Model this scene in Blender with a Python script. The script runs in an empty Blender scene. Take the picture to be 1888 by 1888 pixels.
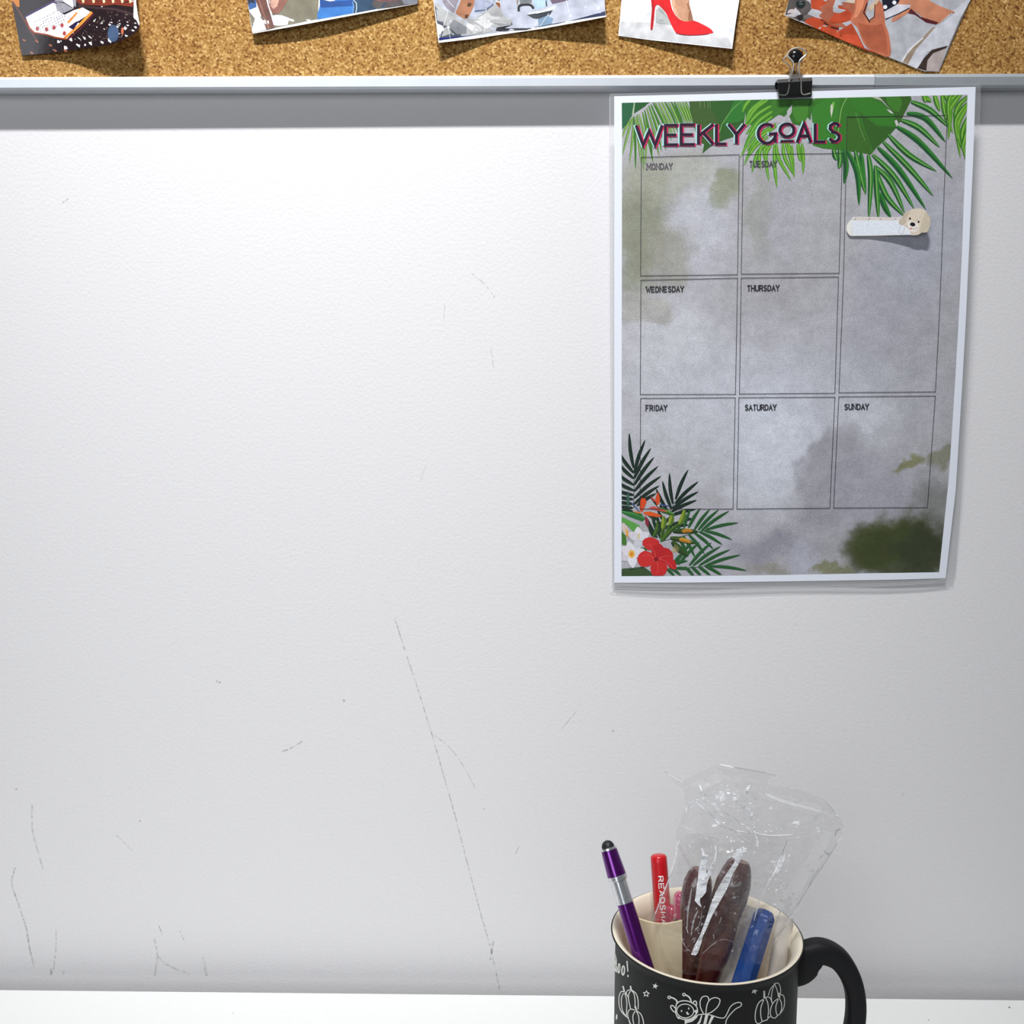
import bpy, bmesh, math, random
from mathutils import Vector, Matrix, noise
from mathutils.geometry import tessellate_polygon
random.seed(4)
SC = bpy.context.scene
COL = SC.collection
R = math.radians

# ------------------------------------------------------------------ camera
F = 2000.0                       # focal length in pixels of the 1888 frame
PITCH, YAW, ROLL = R(8.05), R(0.95), R(0.02)
WALL_D = 0.682                   # camera to wall
GAP = 0.022                      # gap between desk and wall
rot = Matrix.Rotation(YAW, 3, 'Z') @ Matrix.Rotation(R(90) - PITCH, 3, 'X') @ Matrix.Rotation(ROLL, 3, 'Z')
def raydir(px, py):
    return rot @ Vector(((px - 944) / F, (944 - py) / F, -1.0))
_d = raydir(944, 1834)
CAM = Vector((0, -WALL_D, -_d.z * (WALL_D - GAP) / _d.y))
cam_data = bpy.data.cameras.new('camera')
cam = bpy.data.objects.new('camera', cam_data); COL.objects.link(cam)
cam_data.sensor_width = 36; cam_data.lens = 36 * F / 1888
cam_data.clip_start = 0.01
cam.matrix_world = Matrix.Translation(CAM) @ rot.to_4x4()
SC.camera = cam

# ------------------------------------------------------------------ world, lights, exposure
SC.view_settings.view_transform = 'Standard'
SC.view_settings.look = 'None'
SC.view_settings.exposure = 0.0
SC.view_settings.gamma = 1.0
SC.view_settings.use_curve_mapping = False
w = bpy.data.worlds.new('world'); SC.world = w; w.use_nodes = True
w.node_tree.nodes['Background'].inputs[0].default_value = (0.90, 0.95, 1.0, 1)
w.node_tree.nodes['Background'].inputs[1].default_value = 0.10
KEYP, KSP, WLOC, WPOW, WSP = 4.5, 47, (-0.75, -1.9, 0.8), 1.4, 60
def area(name, loc, target, sx, sy, power, color):
    l = bpy.data.lights.new(name, 'AREA'); l.shape = 'RECTANGLE'; l.size = sx; l.size_y = sy
    l.energy = power; l.color = color
    o = bpy.data.objects.new(name, l); COL.objects.link(o); o.location = loc
    o.rotation_euler = (Vector(target) - Vector(loc)).to_track_quat('-Z', 'Y').to_euler()
    return o
key = area('ceiling_lamp', (-0.15, -0.84, 2.05), (-0.13, 0, 0.75), 0.34, 0.07, KEYP, (0.985, 0.99, 1.0))
key.data.spread = R(KSP)
area('window_light', WLOC, (-.05, 0, 0.25), 0.9, 0.9, WPOW, (0.88, 0.94, 1.0)).data.spread = R(WSP)

# ------------------------------------------------------------------ materials
def lin(c):
    r = []
    for v in c[:3]:
        v = v / 255.0
        r.append(v / 12.92 if v <= 0.04045 else ((v + 0.055) / 1.055) ** 2.4)
    return (r[0], r[1], r[2], 1.0)
MATS = {}
def mat(name, c, rough=0.6, metal=0.0, coat=0.0, spec=0.5, trans=0.0, grain=0.0, gscale=300, bump=0.0):
    if name in MATS: return MATS[name]
    m = bpy.data.materials.new(name); m.use_nodes = True
    nt = m.node_tree; b = nt.nodes['Principled BSDF']
    b.inputs['Base Color'].default_value = lin(c)
    b.inputs['Roughness'].default_value = rough
    b.inputs['Metallic'].default_value = metal
    b.inputs['Coat Weight'].default_value = coat
    b.inputs['Coat Roughness'].default_value = 0.05
    b.inputs['Specular IOR Level'].default_value = spec
    b.inputs['Transmission Weight'].default_value = trans
    if grain or bump:
        tc = nt.nodes.new('ShaderNodeTexCoord'); n = nt.nodes.new('ShaderNodeTexNoise')
        n.inputs['Scale'].default_value = gscale; n.inputs['Detail'].default_value = 3
        nt.links.new(tc.outputs['Object'], n.inputs['Vector'])
        if grain:
            mr = nt.nodes.new('ShaderNodeMapRange'); mr.inputs['From Min'].default_value = .25; mr.inputs['From Max'].default_value = .75
            mr.inputs['To Min'].default_value = 1 - grain; mr.inputs['To Max'].default_value = 1 + grain
            nt.links.new(n.outputs['Fac'], mr.inputs['Value'])
            vm = nt.nodes.new('ShaderNodeVectorMath'); vm.operation = 'SCALE'
            vm.inputs[0].default_value = lin(c)[:3]
            nt.links.new(mr.outputs['Result'], vm.inputs['Scale'])
            nt.links.new(vm.outputs['Vector'], b.inputs['Base Color'])
        if bump:
            bp = nt.nodes.new('ShaderNodeBump'); bp.inputs['Strength'].default_value = bump; bp.inputs['Distance'].default_value = 0.001
            nt.links.new(n.outputs['Fac'], bp.inputs['Height']); nt.links.new(bp.outputs['Normal'], b.inputs['Normal'])
    MATS[name] = m
    return m
def ink(c, rough=0.45):          # printed colour
    return mat('ink_%d_%d_%d_%d' % (c[0], c[1], c[2], int(rough * 100)), c, rough, grain=0.10 if rough >= .4 else .22, gscale=900 if rough >= .4 else 170)

def cork_material():
    m = bpy.data.materials.new('cork'); m.use_nodes = True; nt = m.node_tree; b = nt.nodes['Principled BSDF']
    tc = nt.nodes.new('ShaderNodeTexCoord')
    v = nt.nodes.new('ShaderNodeTexVoronoi'); v.inputs['Scale'].default_value = 900
    n = nt.nodes.new('ShaderNodeTexNoise'); n.inputs['Scale'].default_value = 720; n.inputs['Detail'].default_value = 4
    n2 = nt.nodes.new('ShaderNodeTexNoise'); n2.inputs['Scale'].default_value = 12
    for k in (v, n, n2): nt.links.new(tc.outputs['Object'], k.inputs['Vector'])
    sep = nt.nodes.new('ShaderNodeSeparateColor'); nt.links.new(v.outputs['Color'], sep.inputs[0])
    add = nt.nodes.new('ShaderNodeMath'); add.operation = 'MULTIPLY_ADD'; add.inputs[1].default_value = 0.42
    nt.links.new(sep.outputs[0], add.inputs[0])
    mu = nt.nodes.new('ShaderNodeMath'); mu.operation = 'MULTIPLY'; mu.inputs[1].default_value = 0.58
    nt.links.new(n.outputs['Fac'], mu.inputs[0]); nt.links.new(mu.outputs[0], add.inputs[2])
    cr = nt.nodes.new('ShaderNodeValToRGB'); e = cr.color_ramp.elements
    e[0].position = 0.18; e[0].color = lin((74, 42, 10)); e[1].position = 0.80; e[1].color = lin((226, 192, 128))
    for p, c in ((0.32, (132, 86, 28)), (0.42, (162, 119, 56)), (0.60, (178, 136, 72))):
        x = e.new(p); x.color = lin(c)
    nt.links.new(add.outputs[0], cr.inputs[0])
    mx = nt.nodes.new('ShaderNodeMix'); mx.data_type = 'RGBA'; mx.blend_type = 'MULTIPLY'
    mr = nt.nodes.new('ShaderNodeMapRange'); mr.inputs[1].default_value = .35; mr.inputs[2].default_value = .65; mr.inputs[4].default_value = .35
    nt.links.new(n2.outputs['Fac'], mr.inputs[0]); nt.links.new(mr.outputs[0], mx.inputs[0])
    nt.links.new(cr.outputs[0], mx.inputs[6]); mx.inputs[7].default_value = lin((244, 222, 205))
    nt.links.new(mx.outputs[2], b.inputs['Base Color']); b.inputs['Roughness'].default_value = .9
    bp = nt.nodes.new('ShaderNodeBump'); bp.inputs['Strength'].default_value = .5; bp.inputs['Distance'].default_value = .0006
    nt.links.new(add.outputs[0], bp.inputs['Height']); nt.links.new(bp.outputs['Normal'], b.inputs['Normal'])
    return m

def film_material(name, diff, gloss, facing, rough, tint=(1, 1, 1)):
    m = bpy.data.materials.new(name); m.use_nodes = True; nt = m.node_tree
    nt.nodes.remove(nt.nodes['Principled BSDF']); out = nt.nodes['Material Output']
    t = nt.nodes.new('ShaderNodeBsdfTransparent'); t.inputs[0].default_value = tint + (1,)
    g = nt.nodes.new('ShaderNodeBsdfGlossy'); g.inputs['Roughness'].default_value = rough
    d = nt.nodes.new('ShaderNodeBsdfDiffuse'); d.inputs[0].default_value = (.96, .97, .99, 1)
    lw = nt.nodes.new('ShaderNodeLayerWeight'); lw.inputs[0].default_value = .3
    ma = nt.nodes.new('ShaderNodeMath'); ma.operation = 'MULTIPLY_ADD'; ma.inputs[1].default_value = facing; ma.inputs[2].default_value = gloss
    nt.links.new(lw.outputs['Facing'], ma.inputs[0])
    m1 = nt.nodes.new('ShaderNodeMixShader'); m1.inputs[0].default_value = diff
    nt.links.new(t.outputs[0], m1.inputs[1]); nt.links.new(d.outputs[0], m1.inputs[2])
    m2 = nt.nodes.new('ShaderNodeMixShader'); nt.links.new(ma.outputs[0], m2.inputs[0])
    nt.links.new(m1.outputs[0], m2.inputs[1]); nt.links.new(g.outputs[0], m2.inputs[2])
    nt.links.new(m2.outputs[0], out.inputs[0])
    return m

def watercolour_material(base, blobs):
    """grey watercolour wash with printed blots; UV holds poster coordinates (thousandths)"""
    m = bpy.data.materials.new('watercolour_print'); m.use_nodes = True; nt = m.node_tree; b = nt.nodes['Principled BSDF']
    N = nt.nodes.new; K = nt.links.new
    uv = N('ShaderNodeUVMap')
    def nz(scale, detail):
        n = N('ShaderNodeTexNoise'); n.inputs['Scale'].default_value = scale; n.inputs['Detail'].default_value = detail
        n.inputs['Roughness'].default_value = .6; K(uv.outputs[0], n.inputs['Vector']); return n
    def disp(src, scale, detail, amp):
        n = nz(scale, detail)
        s = N('ShaderNodeVectorMath'); s.operation = 'SUBTRACT'; K(n.outputs['Color'], s.inputs[0]); s.inputs[1].default_value = (.5, .5, .5)
        q = N('ShaderNodeVectorMath'); q.operation = 'SCALE'; q.inputs['Scale'].default_value = amp; K(s.outputs[0], q.inputs[0])
        a = N('ShaderNodeVectorMath'); a.operation = 'ADD'; K(src, a.inputs[0]); K(q.outputs[0], a.inputs[1]); return a.outputs[0]
    p = disp(uv.outputs[0], 9, 6, .12); p = disp(p, 38, 5, .030)
    fl = N('ShaderNodeVectorMath'); fl.operation = 'MULTIPLY'; fl.inputs[1].default_value = (1, 1, 0); K(p, fl.inputs[0]); p = fl.outputs[0]
    cur = None
    for (cx, cy, rx, ry, ang, hard, c, st) in blobs:
        mp = N('ShaderNodeVectorMath'); mp.operation = 'SUBTRACT'; K(p, mp.inputs[0]); mp.inputs[1].default_value = (cx / 1000, cy / 1000, 0)
        ro = N('ShaderNodeVectorRotate'); ro.rotation_type = 'Z_AXIS'; ro.inputs['Angle'].default_value = -R(ang); K(mp.outputs[0], ro.inputs['Vector'])
        sc = N('ShaderNodeVectorMath'); sc.operation = 'MULTIPLY'; sc.inputs[1].default_value = (1000 / rx, 1000 / ry, 0); K(ro.outputs[0], sc.inputs[0])
        le = N('ShaderNodeVectorMath'); le.operation = 'LENGTH'; K(sc.outputs[0], le.inputs[0])
        mr = N('ShaderNodeMapRange'); mr.interpolation_type = 'SMOOTHSTEP'
        mr.inputs[1].default_value = 1 - (1 - hard); mr.inputs[2].default_value = 1 + (1 - hard) * .5
        mr.inputs[3].default_value = st; mr.inputs[4].default_value = 0; K(le.outputs['Value'], mr.inputs[0])
        mx = N('ShaderNodeMix'); mx.data_type = 'RGBA'; K(mr.outputs[0], mx.inputs[0])
        if cur is None: mx.inputs[6].default_value = lin(base)
        else: K(cur, mx.inputs[6])
        mx.inputs[7].default_value = lin(c); cur = mx.outputs[2]
    for scale, lo in ((420, .80), (30, .90), (110, .93)):
        g = nz(scale, 3); r = N('ShaderNodeMapRange'); r.inputs[1].default_value = .3; r.inputs[2].default_value = .7
        r.inputs[3].default_value = lo; r.inputs[4].default_value = 2 - lo; K(g.outputs['Fac'], r.inputs[0])
        v = N('ShaderNodeVectorMath'); v.operation = 'SCALE'; K(cur, v.inputs[0]); K(r.outputs[0], v.inputs['Scale']); cur = v.outputs[0]
    K(cur, b.inputs['Base Color']); b.inputs['Roughness'].default_value = .4
    b.inputs['Specular IOR Level'].default_value = .3
    return m

# ------------------------------------------------------------------ object helpers
def tag(o, label=None, cat=None, group=None, kind=None):
    if label: o['label'] = label
    if cat: o['category'] = cat
    if group: o['group'] = group
    if kind: o['kind'] = kind
    return o
def thing(name, loc, label, cat, group=None):
    o = bpy.data.objects.new(name, None); COL.objects.link(o); o.location = loc
    o.empty_display_size = .02
    bpy.context.view_layer.update()
    return tag(o, label, cat, group)
class MB:
    """collects faces in world coordinates, links them as one mesh object"""
    def __init__(s): s.v = []; s.f = []; s.m = []; s.mats = []; s.uv = {}
    def mi(s, m):
        if m not in s.mats: s.mats.append(m)
        return s.mats.index(m)
    def face(s, pts, m):
        i = len(s.v); s.v += [Vector(p) for p in pts]; s.f.append(tuple(range(i, i + len(pts)))); s.m.append(s.mi(m))
    def grid(s, rows, m, close_u=False, close_v=False, caps=False):
        i0 = len(s.v); nu = len(rows[0]); nv = len(rows)
        for r in rows: s.v += [Vector(p) for p in r]
        k = s.mi(m)
        for a in range(nv - (0 if close_v else 1)):
            for b in range(nu - (0 if close_u else 1)):
                a2 = (a + 1) % nv; b2 = (b + 1) % nu
                s.f.append((i0 + a * nu + b, i0 + a * nu + b2, i0 + a2 * nu + b2, i0 + a2 * nu + b)); s.m.append(k)
        if caps:
            s.f.append(tuple(i0 + b for b in reversed(range(nu)))); s.m.append(k)
            s.f.append(tuple(i0 + (nv - 1) * nu + b for b in range(nu))); s.m.append(k)
    def box(s, a, b, m):
        x0, y0, z0 = a; x1, y1, z1 = b
        P = [(x0,y0,z0),(x1,y0,z0),(x1,y1,z0),(x0,y1,z0),(x0,y0,z1),(x1,y0,z1),(x1,y1,z1),(x0,y1,z1)]
        i = len(s.v); s.v += [Vector(p) for p in P]; k = s.mi(m)
        for q in ((0,3,2,1),(4,5,6,7),(0,1,5,4),(1,2,6,5),(2,3,7,6),(3,0,4,7)):
            s.f.append(tuple(i + j for j in q)); s.m.append(k)
    def lathe(s, base, axis, prof, m, n=32, squash=(1, 1), ref=None):
        """prof = [(t along axis in m, radius)]"""
        ax = Vector(axis).normalized(); rf = Vector(ref) if ref else Vector((0, 1, 0))
        u = ax.cross(rf).normalized(); v = u.cross(ax).normalized()
        rows = []
        for t, r in prof:
            c = Vector(base) + ax * t
            rows.append([c + u * (r * squash[0] * math.cos(2 * math.pi * k / n)) + v * (r * squash[1] * math.sin(2 * math.pi * k / n)) for k in range(n)])
        s.grid(rows, m, close_u=True, caps=True)
    def tube(s, pts, r, m, n=10, closed=False):
        P = [Vector(p) for p in pts]; rows = []; up = None
        for i, p in enumerate(P):
            if closed: t = P[(i + 1) % len(P)] - P[i - 1]
            else: t = P[min(i + 1, len(P) - 1)] - P[max(i - 1, 0)]
            t.normalize()
            if up is None: up = t.orthogonal().normalized()
            up = (up - t * up.dot(t)).normalized(); s2 = t.cross(up)
            rr = r[i] if isinstance(r, (list, tuple)) else r
            rows.append([p + up * (rr * math.cos(2 * math.pi * k / n)) + s2 * (rr * math.sin(2 * math.pi * k / n)) for k in range(n)])
        s.grid(rows, m, close_u=True, close_v=closed, caps=not closed)
    def build(s, name, parent=None, loc=None, smooth=False, bevel=0, solid=0, weld=False):
        if parent is not None:
            o0 = Vector(parent['_w']) if '_w' in parent else Vector(parent.location)
        else: o0 = Vector(loc) if loc is not None else Vector((0, 0, 0))
        me = bpy.data.meshes.new(name)
        me.from_pydata([v - o0 for v in s.v], [], s.f)
        for m in s.mats: me.materials.append(m)
        me.polygons.foreach_set('material_index', s.m)
        if weld:
            bm = bmesh.new(); bm.from_mesh(me); bmesh.ops.remove_doubles(bm, verts=bm.verts, dist=1e-6)
            bmesh.ops.recalc_face_normals(bm, faces=bm.faces); bm.to_mesh(me); bm.free()
        if smooth:
            me.polygons.foreach_set('use_smooth', [True] * len(me.polygons))
        me.update()
        o = bpy.data.objects.new(name, me); COL.objects.link(o)
        if parent is not None:
            o.parent = parent
            if parent.type == 'MESH' or '_o' in parent: pass
        else: o.location = o0
        if smooth and bevel == 0:
            md = o.modifiers.new('es', 'EDGE_SPLIT'); md.split_angle = R(40)
        if bevel:
            md = o.modifiers.new('bevel', 'BEVEL'); md.width = bevel; md.segments = 3; md.limit_method = 'ANGLE'
        if solid:
            md = o.modifiers.new('solid', 'SOLIDIFY'); md.thickness = solid; md.offset = 0
        ORG[o] = o0
        return o
ORG = {}
class PW(dict): pass
def child(mb, name, parent, **kw):
    """child of an empty or of another part; vertices are given in world space"""
    w0 = Vector(parent.location) if parent.parent is None else ORG[parent]
    if parent.type == 'MESH': w0 = ORG[parent]
    o = mb.build(name, None, loc=w0, **kw)
    o.location = (0, 0, 0); o.parent = parent
    ORG[o] = w0
    return o

# picture coordinates -> the surface they are printed on
def at_off(px, py, off):         # off = distance in front of the wall
    d = raydir(px, py); s = (-off - CAM.y) / d.y
    return CAM + d * s
def at_y(px, py, Y): return at_off(px, py, -Y)
def at_z(px, py, Z):
    d = raydir(px, py); return CAM + d * ((Z - CAM.z) / d.z)

def subdivide_tri(tri, L, out):
    st = [tri]
    while st:
        a, b, c = st.pop()
        l = [math.dist(a, b), math.dist(b, c), math.dist(c, a)]; m = max(l)
        if m <= L: out.append((a, b, c)); continue
        k = l.index(m)
        if k == 1: a, b, c = b, c, a
        elif k == 2: a, b, c = c, a, b
        h = ((a[0] + b[0]) / 2, (a[1] + b[1]) / 2)
        st += [(a, h, c), (h, b, c)]
def poly(mb, pts, surf, m, lay=0, L=45):
    """flat printed shape (picture coordinates) laid on the surface surf(px,py,extra offset)"""
    tris = []
    for t in tessellate_polygon([[Vector((p[0], p[1], 0)) for p in pts]]):
        subdivide_tri(tuple(tuple(pts[i]) for i in t), L, tris)
    k = mb.mi(m); cache = {}
    for t in tris:
        idx = []
        for p in t:
            q = (round(p[0], 4), round(p[1], 4))
            if q not in cache:
                cache[q] = len(mb.v); mb.v.append(surf(p[0], p[1], lay)); mb.uv[cache[q]] = (p[0] / 1000, p[1] / 1000)
            idx.append(cache[q])
        a, b, c = idx
        n = (mb.v[b] - mb.v[a]).cross(mb.v[c] - mb.v[a])
        if n.dot(CAM - mb.v[a]) < 0: idx = [a, c, b]
        mb.f.append(tuple(idx)); mb.m.append(k)
def smooth_line(pts, n=6, closed=False):
    if len(pts) < 3: return list(pts)
    P = list(pts); out = []
    N = len(P); rng = range(N if closed else N - 1)
    for i in rng:
        p0 = P[(i - 1) % N] if (closed or i > 0) else P[0]; p1 = P[i]; p2 = P[(i + 1) % N]
        p3 = P[(i + 2) % N] if (closed or i + 2 < N) else P[-1]
        for k in range(n):
            t = k / n
            out.append(tuple(.5 * ((2 * p1[j]) + (-p0[j] + p2[j]) * t + (2 * p0[j] - 5 * p1[j] + 4 * p2[j] - p3[j]) * t * t + (-p0[j] + 3 * p1[j] - 3 * p2[j] + p3[j]) * t ** 3) for j in range(len(p1))))
    if not closed: out.append(tuple(P[-1]))
    return out
def line(mb, pts, wd, surf, m, lay=0, closed=False, taper=None, sides=(1, 1)):
    """ribbon of width wd along a polyline; sides=(l,r) picks which halves"""
    P = [tuple(p) for p in pts]
    if closed: P = P + [P[0]]
    D = [P[0]]
    for a, b in zip(P, P[1:]):
        k = max(1, int(math.hypot(b[0] - a[0], b[1] - a[1]) / 12.0)) if len(P) < 200 else 1
        D += [(a[0] + (b[0] - a[0]) * i / k, a[1] + (b[1] - a[1]) * i / k) for i in range(1, k + 1)]
    P = D
    if closed: P = P + [P[1]]
    n = len(P); Lf = []; Rt = []
    for i in range(n):
        a = P[max(i - 1, 0)]; b = P[min(i + 1, n - 1)]; c = P[i]
        def nd(p, q):
            dx, dy = q[0] - p[0], q[1] - p[1]; l = math.hypot(dx, dy) or 1; return (-dy / l, dx / l)
        if 0 < i < n - 1:
            n1 = nd(a, c); n2 = nd(c, b); mx, my = n1[0] + n2[0], n1[1] + n2[1]; l = math.hypot(mx, my)
            if l < .3: nx, ny = n2
            else:
                mx /= l; my /= l; k = 1 / max(.45, mx * n1[0] + my * n1[1]); nx, ny = mx * k, my * k
        else: nx, ny = nd(a, b)
        h = wd / 2 * (taper(i / (n - 1)) if taper else 1)
        Lf.append((c[0] + nx * h * sides[0], c[1] + ny * h * sides[0])); Rt.append((c[0] - nx * h * sides[1], c[1] - ny * h * sides[1]))
    k = mb.mi(m); i0 = len(mb.v)
    for a, b in zip(Lf, Rt):
        mb.v.append(surf(a[0], a[1], lay)); mb.v.append(surf(b[0], b[1], lay))
    for i in range(n - 1):
        q = (i0 + 2 * i, i0 + 2 * i + 1, i0 + 2 * i + 3, i0 + 2 * i + 2)
        nn = (mb.v[q[1]] - mb.v[q[0]]).cross(mb.v[q[3]] - mb.v[q[0]])
        if nn.dot(CAM - mb.v[q[0]]) < 0: q = q[::-1]
        mb.f.append(q); mb.m.append(k)
def ell(cx, cy, rx, ry, ang=0, n=24, a0=0, a1=360):
    c, s = math.cos(R(ang)), math.sin(R(ang)); out = []
    full = (a1 - a0) == 360
    for k in range(n if full else n + 1):
        t = R(a0 + (a1 - a0) * k / n); x, y = rx * math.cos(t), ry * math.sin(t)
        out.append((cx + x * c - y * s, cy + x * s + y * c))
    return out
def arc(cx, cy, rx, ry, a0, a1, n=14): return ell(cx, cy, rx, ry, 0, n, a0, a1)

GL = {
 'W': [[(0,0),(.27,1),(.5,.28),(.73,1),(1,0)]], 'E': [[(1,0),(0,0),(0,1),(1,1)],[(0,.5),(.85,.5)]],
 'K': [[(0,0),(0,1)],[(1,0),(.02,.58)],[(.3,.4),(1,1)]], 'L': [[(0,0),(0,1),(1,1)]],
 'Y': [[(0,0),(.5,.52),(1,0)],[(.5,.52),(.5,1)]], 'O': [arc(.5,.5,.5,.5,0,360,20) + [(1,.5)]],
 'G': [arc(.5,.5,.5,.5,-42,-360,20) + [(.62,.5)]],
 'A': [[(0,1),(.5,0),(1,1)],[(.2,.66),(.8,.66)]], 'S': [[(.92,.16),(.7,.02),(.42,0),(.12,.12),(.08,.3),(.3,.45),(.65,.53),(.92,.68),(.9,.86),(.62,1),(.3,1),(.02,.84)]],
 'M': [[(0,1),(.05,0),(.5,.7),(.95,0),(1,1)]], 'N': [[(0,1),(0,0),(1,1),(1,0)]],
 'D': [[(0,0),(.5,0),(.9,.2),(1,.5),(.9,.8),(.5,1),(0,1),(0,0)]], 'T': [[(0,0),(1,0)],[(.5,0),(.5,1)]],
 'U': [[(0,0),(0,.75),(.2,.97),(.5,1),(.8,.97),(1,.75),(1,0)]], 'R': [[(0,1),(0,0),(.6,0),(.95,.12),(.95,.4),(.6,.52),(0,.52)],[(.5,.52),(1,1)]],
 'F': [[(0,1),(0,0),(1,0)],[(0,.5),(.8,.5)]], 'I': [[(.5,0),(.5,1)]], 'H': [[(0,0),(0,1)],[(1,0),(1,1)],[(0,.5),(1,.5)]],
 'B': [[(0,0),(.6,0),(.9,.12),(.9,.38),(.6,.48),(0,.48)],[(.6,.48),(1,.62),(1,.88),(.6,1),(0,1),(0,0)]],
}
SERIF = {'W': [(0,0),(1,0)], 'E': [], 'N': [(0,0),(0,1),(1,0)], 'M': [(0,1),(1,1),(0,0),(1,0)], 'D': [], 'A': [(0,1),(1,1)], 'Y': [(0,0),(1,0),(.5,1)],
 'T': [(.5,1)], 'U': [(0,0),(1,0)], 'H': [(0,0),(1,0),(0,1),(1,1)], 'R': [(0,1),(1,1)], 'F': [(0,1)], 'I': [(.5,0),(.5,1)], 'S': [], 'O': []}
def glyph(mb, ch, fn, wd, surf, m, lay, serif=False):
    for st in GL[ch]:
        line(mb, [fn(*p) for p in st], wd, surf, m, lay)
    if serif:
        for (x, y) in SERIF.get(ch, []):
            line(mb, [fn(x - .2, y), fn(x + .2, y)], wd * .9, surf, m, lay)

# ------------------------------------------------------------------ structure: wall, floor, desk
def scaled(x0, x1, y0, y1): pass
wall_m = mat('painted_wall', (228, 226, 227), 0.75, spec=.25, grain=0.012, gscale=500, bump=.16)
mb = MB(); mb.box((-1.8, 0, -0.75), (1.8, 0.08, 1.75), wall_m)
wall = tag(mb.build('wall_back'), kind='structure')
wsurf = lambda x, y, l=0: at_off(x, y, 0.00008 + l)
scm = film_material('pencil_scuff', 0, 0, 0, .5)
def faint(name, c, a):
    m = bpy.data.materials.new(name); m.use_nodes = True; nt = m.node_tree; b = nt.nodes['Principled BSDF']
    b.inputs['Base Color'].default_value = lin(c); b.inputs['Roughness'].default_value = .9
    tc = nt.nodes.new('ShaderNodeTexCoord'); n = nt.nodes.new('ShaderNodeTexNoise'); n.inputs['Scale'].default_value = 420
    nt.links.new(tc.outputs['Object'], n.inputs['Vector'])
    mr = nt.nodes.new('ShaderNodeMapRange'); mr.inputs[1].default_value = .38; mr.inputs[2].default_value = .62; mr.inputs[3].default_value = 0; mr.inputs[4].default_value = a
    nt.links.new(n.outputs['Fac'], mr.inputs[0]); nt.links.new(mr.outputs[0], b.inputs['Alpha'])
    return m
s1 = faint('scuff_grey', (158, 156, 152), .38); s2 = faint('scuff_light', (174, 172, 168), .28)
mb = MB()
sc = lambda pts, wd, m: line(mb, smooth_line(pts), wd, wsurf, m)
sc([(728,1140),(747,1200),(767,1260),(795,1350),(818,1430),(838,1500),(860,1585),(885,1680),(905,1750),(922,1830)], 2.2, s1)
sc([(800,1355),(825,1375),(850,1405),(876,1453)], 2, s2)
sc([(519,1386),(535,1380),(557,1367)], 3, s1); sc([(870,505),(893,523),(912,548)], 3, s2)
sc([(115,374),(126,366)], 2.5, s1); sc([(775,888),(784,860)], 2, s2); sc([(905,640),(910,680)], 2, s2)
sc([(28,1600),(22,1628),(35,1670),(48,1710),(55,1750),(63,1782)], 3.2, s1); sc([(59,1482),(60,1530),(70,1570),(80,1605)], 3.2, s2)
sc([(103,1710),(103,1750),(98,1790)], 2.5, s2); sc([(215,1540),(245,1570)], 2.5, s2)
sc([(292,1705),(299,1722)], 2, s1); sc([(331,1716),(340,1735)], 2, s1)
sc([(284,1730),(290,1760),(285,1800)], 3, s2); sc([(290,1762),(310,1780),(350,1796)], 3, s2); sc([(375,1765),(381,1800)], 5, s2)
sc([(95,1785),(94,1800)], 4, s1); sc([(118,1788),(117,1797)], 4, s2); sc([(910,1735),(904,1770)], 3.5, s1)
sc([(950,1575),(957,1560)], 2, s2); sc([(1035,1345),(1062,1312)], 2, s2); sc([(820,560),(818,600)], 1.5, s2)
for (x, y, r_) in ((634,1292,2.6),(1130,1348,2.2),(1665,1465,2.6),(1467,1150,2),(400,1256,2.5),(405,1258,2),(258,1514,2),(892,1492,2.4),(190,1512,1.8),(1320,1200,1.6),(30,1455,2.0)):
    poly(mb, ell(x, y, r_, r_, n=8), wsurf, s1)
child(mb, 'scuff_marks', wall)
mb = MB(); mb.box((-1.8, -1.6, -0.80), (1.8, 0.08, -0.75), mat('grey_carpet', (120, 122, 126), .95, grain=.2, gscale=200))
tag(mb.build('floor'), kind='structure')

desk_m = mat('white_laminate', (234, 235, 233), 0.45, spec=.35, grain=.012, gscale=260)
desk = thing('desk', (0, -.30, -.75), 'white laminate desk top standing against the pale wall', 'desk')
mb = MB(); mb.box((-1.0, -.54, -.028), (1.0, -GAP, 0), desk_m); child(mb, 'desktop', desk, bevel=.0008)
for x in (-.96, .92):
    for y in (-.52, -.08):
        mb = MB(); mb.box((x, y, -.75), (x + .04, y + .04, -.028), mat('desk_leg_metal', (190, 192, 195), .4, .7)); child(mb, 'leg', desk, bevel=.002)
mb = MB()
dk = mat('desk_crumb', (120, 118, 112), .9)
for (x, y, r_) in ((1861, 1857, .0007), (430, 1868, .00035), (1712, 1880, .0004)):
    p = at_z(x, y, r_ * .4); mb.lathe(p - Vector((0, 0, r_ * .4)), (0, 0, 1), [(0, r_), (r_ * .6, r_ * .6)], dk, 8)
    child(mb, 'surface_speck', desk); mb = MB()

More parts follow.
